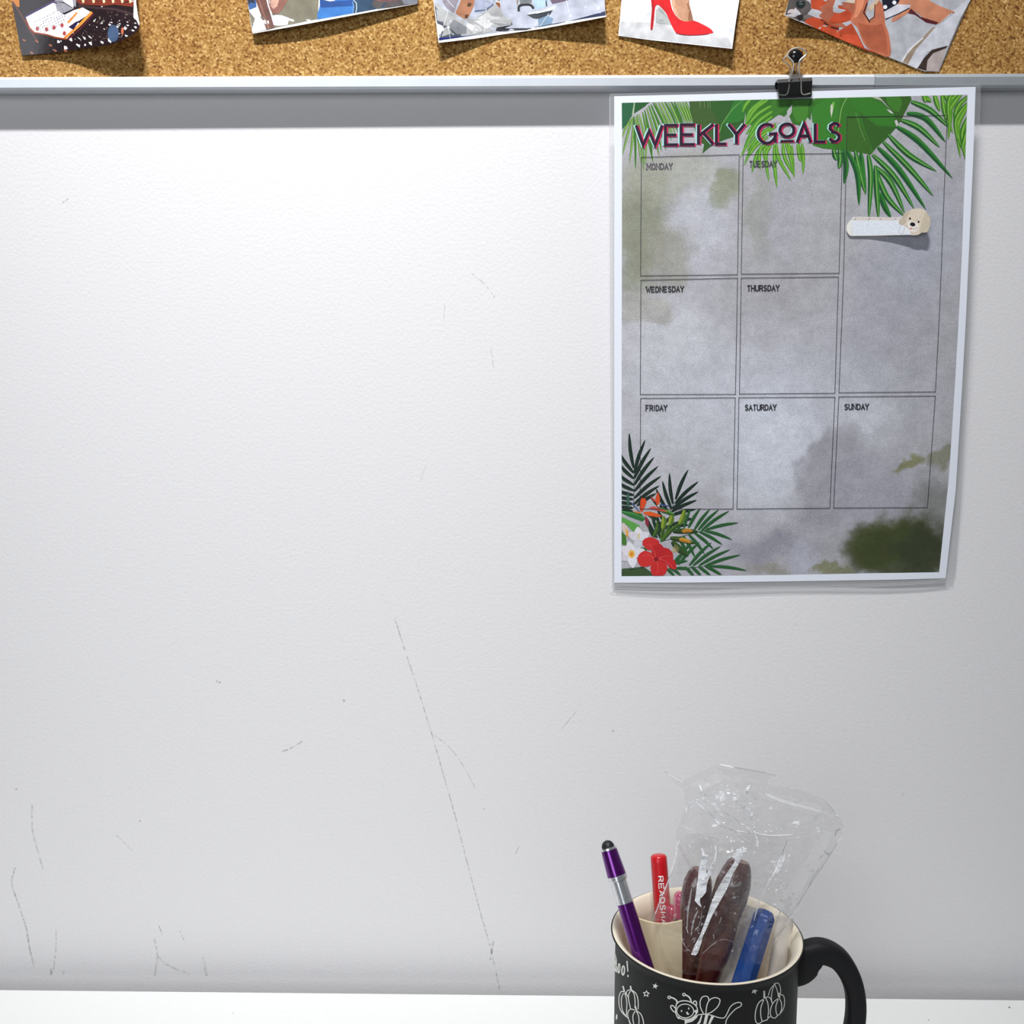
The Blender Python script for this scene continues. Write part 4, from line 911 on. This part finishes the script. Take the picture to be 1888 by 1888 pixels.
# B runs round the edge: cylinder coordinates
q0 = cyl(*M1((275, 560))[0]); q1 = cyl(*M1((356, 648))[0]); th0 = math.atan2(q0.y - MY, q0.x - MX); th1 = math.atan2(q1.y - MY, q1.x - MX)
bz1 = cyl(*M1((262, 470))[0]).z; bz0 = cyl(*M1((262, 665))[0]).z
cs = lambda a, z, l=0: Vector((MX + (RB + .00012) * math.cos(a), MY + (RB + .00012) * math.sin(a), z))
for stx in GL['B']:
    line(mb, [(th0 - .02 - (1 - x) * .13 + .0, bz1 + (bz0 - bz1) * y) for x, y in stx], .0011, lambda a, z, l=0: cs(a, z), wl) if False else None
    pts3 = [(th0 - .01 - (1 - x) * .13, bz1 + (bz0 - bz1) * y) for x, y in stx]
    P3 = [cs(a, z) for a, z in pts3]
    mb.tube(P3, .00045, wl, 6)
# left pumpkins
dl(M1((365,935),(330,930),(305,980),(298,1060),(310,1150),(345,1215),(395,1265)));dl(M1((360,950),(335,1010),(332,1080),(345,1180),(395,1265)));dl(M1((375,950),(395,1010),(405,1090),(402,1180),(398,1262)))
dl(M1((380,940),(420,1000),(432,1060)));dl(M1((450,905),(410,920),(395,960)));dl(M1((455,920),(430,970),(430,1050),(455,1160)));dl(M1((465,915),(500,960),(515,1060),(512,1150)));dl(M1((470,910),(530,960),(556,1060),(555,1170)))
dl(M1((395,1265),(425,1290),(440,1340),(460,1400)));dl(M1((510,1180),(460,1165),(425,1195),(418,1250),(440,1330),(480,1400)));dl(M1((515,1195),(487,1250),(490,1330),(510,1400)));dl(M1((530,1195),(560,1250),(568,1330),(560,1400)));dl(M1((540,1190),(590,1230),(620,1300),(635,1400)))
for a, b in (((352,855),(372,935)),((452,855),(465,915)),((515,1125),(535,1190))): line(mb, M1(a, b), 2.8, cyl, wl)
poly(mb, M1(*ell(268, 1270, 12, 38, 5, n=12)), cyl, wl)
def star(cx, cy, r1, r2, rot_, fn, outline=False):
    pts = [(cx + (r1 if k % 2 == 0 else r2) * math.sin(R(36 * k + rot_)), cy - (r1 if k % 2 == 0 else r2) * math.cos(R(36 * k + rot_))) for k in range(10)]
    if outline: line(mb, fn(*pts), 1.5, cyl, wl, closed=True)
    else: poly(mb, fn(*pts), cyl, wl)
star(665, 960, 38, 20, 5, M1, True); star(785, 857, 44, 17, 15, M1); star(342, 857, 45, 19, 12, M2)
# cat-bee
dl(M3((200,440),(235,412),(300,400),(370,412),(440,450),(465,480)), 2);dl(M3((200,430),(188,500),(190,570),(215,625)), 2);dl(M3(*ell(315, 537, 113, 92, 3, 20)), 1.7, True)
dl(M3((215,625),(300,650),(390,640),(450,590),(480,545),(470,480)), 2)
dl(M3(*ell(100, 355, 17, 17, 0, 10)), 1.8, True);dl(M3((115,352),(165,370),(200,400),(212,440)), 2.6);dl(M3(*ell(298, 318, 17, 17, 0, 10)), 1.8, True);dl(M3((315,320),(360,345),(388,385),(392,425)), 2.6)
dl(M3((180,500),(150,465),(122,470),(125,500),(155,540),(190,558)), 2);dl(M3((418,440),(430,410),(455,405),(466,430),(460,475)), 2.2)
for x, y in ((265,537),(362,503)): poly(mb, M3(*ell(x, y, 9, 15, 0, 10)), cyl, wl)
poly(mb, M3((328,550),(345,545),(352,565),(368,572),(362,588),(340,586),(330,570)), cyl, wl); poly(mb, M3(*ell(228,628,18,16,0,10)), cyl, wl); poly(mb, M3((430,535),(465,520),(488,550),(455,570)), cyl, wl)
poly(mb, M3((305,650),(390,645),(470,590),(490,588),(470,630),(410,680),(330,700),(325,760),(312,760)), cyl, wl)
dl(M3((560,575),(520,490),(515,410),(540,355),(580,338),(620,350),(632,400)), 1.8);dl(M3((590,575),(600,490),(620,420),(660,375),(720,358),(775,380),(775,430),(740,490),(670,550),(600,580)), 1.8)
dl(M3((480,590),(560,580),(640,588),(700,605),(760,625),(820,632),(850,615),(880,560),(920,480),(980,435),(1040,422),(1068,440),(1055,475),(990,510),(920,580),(870,650),(855,715)), 1.7)
for s_ in ([(530,590),(545,595),(520,690),(480,740),(450,740),(500,670)],[(585,585),(625,590),(590,740),(550,740)],[(665,597),(705,610),(665,680),(640,740),(610,740),(640,660)]): poly(mb, M3(*s_), cyl, wl)
# right pumpkins
dl(M2((455,960),(400,1000),(365,1080),(352,1180),(365,1245),(400,1262),(440,1235)));dl(M2((460,965),(425,1060),(422,1160),(440,1235)));dl(M2((480,940),(510,1010),(518,1100),(510,1190)));dl(M2((485,935),(535,940),(570,1020)))
dl(M2((440,1235),(500,1215),(520,1185),(545,1180)));dl(M2((515,915),(545,830),(585,785)));dl(M2((585,790),(560,880),(555,960),(570,1020)));dl(M2((600,785),(630,860),(640,930)));dl(M2((600,760),(645,765),(668,830),(668,890)))
dl(M2((640,950),(580,1000),(545,1080),(545,1160),(590,1195),(630,1165)));dl(M2((640,960),(612,1040),(612,1110),(630,1165)));dl(M2((655,950),(680,1010),(680,1080),(665,1130)));dl(M2((660,905),(700,910),(718,970),(710,1060),(670,1130),(630,1165)))
for a, b in (((592,715),(596,790)),((465,855),(467,950)),((650,880),(655,945))): line(mb, M2(a, b), 3.2, cyl, wl)
child(mb, 'line_drawings', mug)

# ------------------------------------------------------------------ things in the mug
def axis_rod(p0, p1, Y0, Y1, extend=None):
    a = at_y(p0[0], p0[1], Y0); b = at_y(p1[0], p1[1], Y1); d = (b - a).normalized()
    return a, d, (b - a).length
GRP = None
# stylus pen
a, d, L = axis_rod((1117.5, 1549.5), (1186, 1775), MY + .000, MY - .020)
pen = thing('stylus_pen', a, 'purple metallic stylus pen leaning on the left rim of the black mug', 'pen')
pp = mat('purple_metallic', (98, 22, 120), .22, .75, coat=.5)
ch2 = mat('polished_chrome', (225, 226, 230), .22, .85)
mb = MB(); mb.lathe(a, d, [(0, .0004), (.0004, .0016), (.0012, .0026), (.0026, .0033), (.0044, .0034)], mat('black_rubber', (22, 24, 30), .5), 24); child(mb, 'stylus_tip', pen, smooth=True)
mb = MB(); mb.lathe(a, d, [(.0036, .0034), (.0038, .0042), (.0048, .0043), (.0049, .0040)], ch2, 28); child(mb, 'tip_ring', pen, smooth=True)
mb = MB(); mb.lathe(a, d, [(.0049, .0041), (.006, .0043), (.018, .0050), (.0182, .0046)], pp, 28); child(mb, 'pen_cap', pen, smooth=True)
mb = MB(); mb.lathe(a, d, [(.018, .0048), (.0182, .0050), (.0202, .0050), (.0206, .0046), (.0206, .0042), (.031, .0042), (.031, .0044), (.0322, .0044)], ch2, 28); child(mb, 'chrome_collar', pen, smooth=True)
mb = MB(); mb.lathe(a, d, [(.0320, .0038), (.0324, .0042), (.040, .0044), (.075, .0048), (.094, .0045), (.104, .0030), (.108, .0010)], pp, 32); child(mb, 'pen_barrel', pen, smooth=True)
# red marker
a, d, L = axis_rod((1214, 1575.5), (1223, 1700), MY + .030, MY + .022)
rm = thing('red_marker', a, 'red capped highlighter with white lettering at the back left of the mug', 'marker')
rp = mat('red_plastic', (204, 18, 30), .35, coat=.15)
mb = MB(); mb.lathe(a, d, [(0, .0030), (.0003, .0037), (.0012, .0044), (.004, .0045), (.045, .0047), (.0452, .0044)], rp, 28); child(mb, 'marker_cap', rm, smooth=True)
mb = MB(); mb.lathe(a, d, [(.045, .0042), (.098, .0042), (.100, .003)], rp, 24); child(mb, 'marker_barrel', rm, smooth=True)
u = Vector((d.z, 0, -d.x)).normalized()
if u.x < 0: u = -u
def rmsurf(s_, t_, l=0):           # s_ around (-1..1 to the right), t_ along
    r_ = .00475; ang = s_ / r_
    n = Vector((0, -1, 0)); n = (n - d * n.dot(d)).normalized(); uu = d.cross(n).normalized()
    if uu.x < 0: uu = -uu
    return a + d * t_ + n * (r_ * math.cos(ang)) + uu * (r_ * math.sin(ang))
mb = MB(); wi = mat('white_ink', (240, 240, 236), .5)
t0 = .0108
for ch in 'READSMART':
    for stx in GL[ch]:
        P3 = [rmsurf(.0012 - y * .0026, t0 + x * .0027) for x, y in stx]
        mb.tube(P3, .00036, wi, 6)
    t0 += .0038
child(mb, 'marker_lettering', rm)
# pink topped item with ferrule
a, d, L = axis_rod((1253, 1643), (1256, 1700), MY + .014, MY + .012)
pk = thing('lip_gloss', a, 'translucent pink rounded stick with a metal band behind the beige card', 'cosmetic stick')
pm = mat('pink_translucent', (206, 42, 102), .25, coat=.4, trans=.25)
mb = MB(); mb.lathe(a, d, [(0, .0004), (.0006, .0018), (.002, .0030), (.0045, .0036), (.010, .0038), (.0138, .0041)], pm, 24); child(mb, 'pink_tip', pk, smooth=True)
mb = MB(); mb.lathe(a, d, [(.0138, .0041), (.0142, .0043), (.017, .0043), (.0175, .0040)], mat('nickel_band', (176, 168, 150), .25, 1), 24); child(mb, 'metal_band', pk, smooth=True)
mb = MB(); mb.lathe(a, d, [(.0175, .0040), (.075, .0040), (.078, .002)], pm, 24); child(mb, 'pink_barrel', pk, smooth=True)
a, d, L = axis_rod((1238, 1668), (1240, 1710), MY + .020, MY + .018)
pk2 = thing('lip_gloss', a, 'shorter dark pink stick just left of the metal banded pink stick', 'cosmetic stick')
mb = MB(); mb.lathe(a, d, [(0, .0004), (.0006, .0020), (.0025, .0034), (.006, .0040), (.070, .0040), (.072, .002)], mat('raspberry_plastic', (170, 24, 62), .3, coat=.3), 24); child(mb, 'stick_body', pk2, smooth=True)
# beige card sleeve
bz = mat('beige_card', (222, 206, 172), .7, grain=.05, gscale=260)
t1, t2 = at_y(1168, 1691, MY + .002), at_y(1258, 1698, MY - .004); b1, b2 = at_y(1184, 1800, MY - .004), at_y(1258, 1815, MY - .010)
mb = MB(); rows = []
for f in [i / 8 for i in range(9)]:
    p, q = t1.lerp(b1, f * 1.75), t2.lerp(b2, f * 1.75); ring = []
    for k in range(20):
        s_ = k / 19; arcy = -.0050 * math.sin(math.pi * s_); ring.append(p.lerp(q, s_) + Vector((0, arcy, 0)))
    for k in range(20):
        s_ = 1 - k / 19; arcy = -.0050 * math.sin(math.pi * s_) + .0014; ring.append(p.lerp(q, s_) + Vector((0, arcy, 0)))
    rows.append(ring)
mb.grid(rows, bz, close_u=True, caps=True)
o = mb.build('card_sleeve', loc=t1, smooth=True); tag(o, 'beige curved card sleeve standing in the mug between the purple pen and the brown handles', 'card')
# two brown wooden handles
wood = mat('varnished_rosewood', (72, 20, 15), .25, coat=.7, grain=.35, gscale=70)
def brown(p0, p1, Y0, Y1, prof, label, sq):
    a, d, L = axis_rod(p0, p1, Y0, Y1)
    t = thing('wooden_handle', a, label, 'tool handle', 'brown wooden handles in the mug')
    mb = MB(); mb.lathe(a, d, prof, wood, 40, squash=sq); child(mb, 'handle_grip', t, smooth=True)
    mb = MB(); mb.lathe(a - d * .0001, d, [(0, prof[0][1] * .72), (.0004, prof[0][1] * .9)], mat('pale_end_grain', (122, 82, 66), .45, coat=.3), 32, squash=sq); child(mb, 'end_cap', t)
    return t, a, d
PX = .000262
K1 = [(0,.0050),(.0018,.0063),(.006,.0078),(.0115,.0090),(.019,.0093),(.024,.0086),(.029,.0079),(.036,.0080),(.043,.0083),(.050,.0080),(.056,.0068),(.070,.0060),(.082,.0050)]
brown((1364,1587), (1306,1798), MY - .004, MY - .012, K1, 'taller rosewood brown handle wrapped in cellophane, right of the pair', (1, .8))
K2 = [(0,.0038),(.0020,.0056),(.0065,.0073),(.014,.0082),(.022,.0080),(.028,.0071),(.034,.0066),(.040,.0071),(.047,.0074),(.056,.0066),(.070,.0058),(.080,.0046)]
brown((1290,1601), (1268,1800), MY + .002, MY - .004, K2, 'shorter rosewood brown handle under the painted white film glare, left of the pair', (1, .8))
# blue marker with faceted cap
a, d, L = axis_rod((1413,1678), (1374,1800), MY - .004, MY - .020)
bmk = thing('blue_marker', a, 'blue faceted marker in clear wrap at the right of the mug', 'marker')
bp_ = mat('blue_plastic', (14, 62, 132), .3, coat=.3)
mb = MB(); mb.lathe(a, d, [(0, .0026), (.0006, .0040), (.0030, .0056), (.0042, .0060), (.045, .0060), (.046, .0056)], bp_, 8); child(mb, 'marker_cap', bmk, bevel=.0004)
mb = MB(); mb.lathe(a, d, [(.046, .0052), (.068, .0052), (.070, .004)], bp_, 24); child(mb, 'marker_barrel', bmk, smooth=True)
# pale plastic sheath behind
a, d, L = axis_rod((1372,1668), (1340,1800), MY + .012, MY - .006)
sh = MB(); shm = film_material('grey_clear_plastic', .35, .08, .3, .15, (.8, .8, .8))
sh.lathe(a, d, [(0, .0075), (.0008, .0085), (.075, .0085)], shm, 28, squash=(1.2, .5)); o = sh.build('plastic_sheath', loc=a, smooth=True)
tag(o, 'cloudy clear plastic sheath between the brown handles and the blue marker', 'packaging')
a, d, L = axis_rod((1448,1690), (1432,1790), MY + .006, MY - .004)
sh = MB(); sh.lathe(a, d, [(0, .0035), (.0008, .0042), (.075, .0042)], mat('ivory_plastic', (214, 206, 196), .4), 20, squash=(1.1, .5)); o = sh.build('flat_stick', loc=a, smooth=True)
tag(o, 'pale ivory flat stick against the right inner wall of the mug', 'stick')

# ------------------------------------------------------------------ cellophane bags
film = film_material('cellophane', .035, .035, .16, .06)
fold_m = film_material('cellophane_fold_shine', .80, .10, .05, .2)  # milky white ribbons: highlights along the folds painted as diffuse colour
fold_s = film_material('cellophane_crease_shine', .32, .06, .05, .2)  # fainter painted shine for the soft creases
glare_m = film_material('cellophane_glare', .93, .10, .05, .15)  # near-opaque white standing in for specular glare on the film
def inpoly_dist(x, y, Pn):
    dmin = 1e9; n = len(Pn)
    for i in range(n):
        ax, ay = Pn[i]; bx, by = Pn[(i + 1) % n]; dx, dy = bx - ax, by - ay
        t = max(0, min(1, ((x - ax) * dx + (y - ay) * dy) / (dx * dx + dy * dy + 1e-9)))
        dmin = min(dmin, math.hypot(x - ax - dx * t, y - ay - dy * t))
    return dmin
def bag(outline, Yc, puff, label, folds, glares, seed, cellL=9, flecks=()):
    def mk(sign):
        def f(x, y, l=0):
            e = inpoly_dist(x, y, outline); k = min(1, e / 34.0) ** .6
            nz = noise.noise(Vector((x / 42, y / 60, seed))) * .0030 + noise.noise(Vector((x / 15, y / 20, seed + 5))) * .0012 + abs(noise.noise(Vector((x / 24, y / 11, seed + 9)))) * .0010
            Y = Yc(x, y) - sign * puff * k + nz * (k * .9 + .1)
            if l:                  # painted glare and crease shine, proud of the film, pleats tilted to brighten
                Y -= .0009 * l + .0006 * ((y / 2.6 + .11 * math.sin(x * .9)) % 1.0)
            return at_y(x, y, Y)
        return f
    t = thing('cellophane_bag', mk(1)(*outline[0]), label, 'bag', 'clear cellophane bags in the mug')
    fr, bk_ = mk(1), mk(-1)
    mb = MB(); poly(mb, outline, fr, film, 0, cellL); child(mb, 'front_film', t)
    mb = MB(); poly(mb, outline, bk_, film, 0, cellL); child(mb, 'back_film', t)
    mb = MB()
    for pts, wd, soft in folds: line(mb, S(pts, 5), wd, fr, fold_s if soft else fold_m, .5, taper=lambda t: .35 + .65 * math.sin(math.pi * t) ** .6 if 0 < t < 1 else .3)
    fr_ = random.Random(int(seed * 10))
    for (x0, y0, x1, y1, n_, sl) in flecks:  # short white strokes painted as crinkle highlights
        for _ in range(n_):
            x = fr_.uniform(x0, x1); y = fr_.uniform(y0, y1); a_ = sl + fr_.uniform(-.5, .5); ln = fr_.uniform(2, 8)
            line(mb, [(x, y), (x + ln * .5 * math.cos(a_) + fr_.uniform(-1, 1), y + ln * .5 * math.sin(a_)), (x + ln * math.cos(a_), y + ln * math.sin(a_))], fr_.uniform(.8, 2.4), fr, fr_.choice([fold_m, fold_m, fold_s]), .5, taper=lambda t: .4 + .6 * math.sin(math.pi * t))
    child(mb, 'film_crease_shine', t)
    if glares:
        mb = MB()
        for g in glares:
            poly(mb, g, fr, glare_m, 1.2, 1.0)  # glare streak drawn as a white shape over the film
            child(mb, 'film_glare', t); mb = MB()
    return t
Q3 = lambda *a: [(1200 + x / 4.968, 1400 + y / 4.968) for x, y in a]
Q4 = lambda *a: [(1220 + x / 7.26, 1560 + y / 7.26) for x, y in a]
yin = lambda base: (lambda x, y: MY + base - .006 * max(0, (y - 1560) / 230))
inner = Q3((240,770),(300,695),(440,690),(580,740),(700,700),(800,640),(950,660),(1100,690),(1300,690),(1260,740),(1190,900),(1090,1040),(1010,1250),(950,1420)) + [(1382,1710),(1366,1760),(1352,1792),(1300,1800),(1262,1796),(1240,1790),(1222,1760),(1212,1725),(1203,1698)] + Q3((100,1260),(170,1080),(230,880))
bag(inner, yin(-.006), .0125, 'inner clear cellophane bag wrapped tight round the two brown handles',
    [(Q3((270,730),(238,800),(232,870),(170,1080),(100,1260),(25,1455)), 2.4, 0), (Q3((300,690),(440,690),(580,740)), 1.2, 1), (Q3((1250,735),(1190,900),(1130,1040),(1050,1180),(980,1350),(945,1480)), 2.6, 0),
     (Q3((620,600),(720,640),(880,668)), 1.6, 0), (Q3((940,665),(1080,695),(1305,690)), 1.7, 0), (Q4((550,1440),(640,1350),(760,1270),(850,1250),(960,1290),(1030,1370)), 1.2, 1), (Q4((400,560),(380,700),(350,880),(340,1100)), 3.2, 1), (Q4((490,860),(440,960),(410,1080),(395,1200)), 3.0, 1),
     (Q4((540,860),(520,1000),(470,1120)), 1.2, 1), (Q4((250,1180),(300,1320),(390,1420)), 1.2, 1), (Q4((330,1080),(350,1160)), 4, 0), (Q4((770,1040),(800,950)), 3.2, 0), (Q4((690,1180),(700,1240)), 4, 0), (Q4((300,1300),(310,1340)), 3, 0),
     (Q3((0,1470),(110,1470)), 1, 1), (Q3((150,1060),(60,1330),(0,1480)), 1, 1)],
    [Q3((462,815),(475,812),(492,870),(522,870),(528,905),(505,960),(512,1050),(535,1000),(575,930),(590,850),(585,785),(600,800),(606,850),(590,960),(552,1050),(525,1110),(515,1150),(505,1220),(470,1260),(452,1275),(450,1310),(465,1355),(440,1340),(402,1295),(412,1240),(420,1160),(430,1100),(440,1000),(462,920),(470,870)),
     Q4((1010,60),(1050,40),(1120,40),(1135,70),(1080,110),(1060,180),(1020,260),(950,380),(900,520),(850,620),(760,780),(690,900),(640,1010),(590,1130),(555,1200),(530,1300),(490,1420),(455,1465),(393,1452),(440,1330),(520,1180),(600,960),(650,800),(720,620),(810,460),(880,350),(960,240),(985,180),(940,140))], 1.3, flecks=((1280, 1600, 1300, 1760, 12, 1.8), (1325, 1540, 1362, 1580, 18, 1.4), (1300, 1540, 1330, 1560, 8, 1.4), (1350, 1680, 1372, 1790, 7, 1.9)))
outer = [(1250,1560),(1247,1535),(1256,1512),(1264,1488),(1262,1456),(1240,1440),(1228,1426),(1262,1438),(1285,1425),(1325,1408),(1368,1418),(1412,1426),(1434,1431),(1418,1437),(1414,1447),(1455,1452),(1490,1465),(1522,1480),(1542,1502),(1552,1521),(1551,1540),(1540,1562),(1514,1602),(1490,1640),(1466,1676),(1446,1712),(1430,1745),(1414,1786),(1380,1798),(1362,1796),(1345,1740),(1330,1690),(1300,1640),(1270,1600)]
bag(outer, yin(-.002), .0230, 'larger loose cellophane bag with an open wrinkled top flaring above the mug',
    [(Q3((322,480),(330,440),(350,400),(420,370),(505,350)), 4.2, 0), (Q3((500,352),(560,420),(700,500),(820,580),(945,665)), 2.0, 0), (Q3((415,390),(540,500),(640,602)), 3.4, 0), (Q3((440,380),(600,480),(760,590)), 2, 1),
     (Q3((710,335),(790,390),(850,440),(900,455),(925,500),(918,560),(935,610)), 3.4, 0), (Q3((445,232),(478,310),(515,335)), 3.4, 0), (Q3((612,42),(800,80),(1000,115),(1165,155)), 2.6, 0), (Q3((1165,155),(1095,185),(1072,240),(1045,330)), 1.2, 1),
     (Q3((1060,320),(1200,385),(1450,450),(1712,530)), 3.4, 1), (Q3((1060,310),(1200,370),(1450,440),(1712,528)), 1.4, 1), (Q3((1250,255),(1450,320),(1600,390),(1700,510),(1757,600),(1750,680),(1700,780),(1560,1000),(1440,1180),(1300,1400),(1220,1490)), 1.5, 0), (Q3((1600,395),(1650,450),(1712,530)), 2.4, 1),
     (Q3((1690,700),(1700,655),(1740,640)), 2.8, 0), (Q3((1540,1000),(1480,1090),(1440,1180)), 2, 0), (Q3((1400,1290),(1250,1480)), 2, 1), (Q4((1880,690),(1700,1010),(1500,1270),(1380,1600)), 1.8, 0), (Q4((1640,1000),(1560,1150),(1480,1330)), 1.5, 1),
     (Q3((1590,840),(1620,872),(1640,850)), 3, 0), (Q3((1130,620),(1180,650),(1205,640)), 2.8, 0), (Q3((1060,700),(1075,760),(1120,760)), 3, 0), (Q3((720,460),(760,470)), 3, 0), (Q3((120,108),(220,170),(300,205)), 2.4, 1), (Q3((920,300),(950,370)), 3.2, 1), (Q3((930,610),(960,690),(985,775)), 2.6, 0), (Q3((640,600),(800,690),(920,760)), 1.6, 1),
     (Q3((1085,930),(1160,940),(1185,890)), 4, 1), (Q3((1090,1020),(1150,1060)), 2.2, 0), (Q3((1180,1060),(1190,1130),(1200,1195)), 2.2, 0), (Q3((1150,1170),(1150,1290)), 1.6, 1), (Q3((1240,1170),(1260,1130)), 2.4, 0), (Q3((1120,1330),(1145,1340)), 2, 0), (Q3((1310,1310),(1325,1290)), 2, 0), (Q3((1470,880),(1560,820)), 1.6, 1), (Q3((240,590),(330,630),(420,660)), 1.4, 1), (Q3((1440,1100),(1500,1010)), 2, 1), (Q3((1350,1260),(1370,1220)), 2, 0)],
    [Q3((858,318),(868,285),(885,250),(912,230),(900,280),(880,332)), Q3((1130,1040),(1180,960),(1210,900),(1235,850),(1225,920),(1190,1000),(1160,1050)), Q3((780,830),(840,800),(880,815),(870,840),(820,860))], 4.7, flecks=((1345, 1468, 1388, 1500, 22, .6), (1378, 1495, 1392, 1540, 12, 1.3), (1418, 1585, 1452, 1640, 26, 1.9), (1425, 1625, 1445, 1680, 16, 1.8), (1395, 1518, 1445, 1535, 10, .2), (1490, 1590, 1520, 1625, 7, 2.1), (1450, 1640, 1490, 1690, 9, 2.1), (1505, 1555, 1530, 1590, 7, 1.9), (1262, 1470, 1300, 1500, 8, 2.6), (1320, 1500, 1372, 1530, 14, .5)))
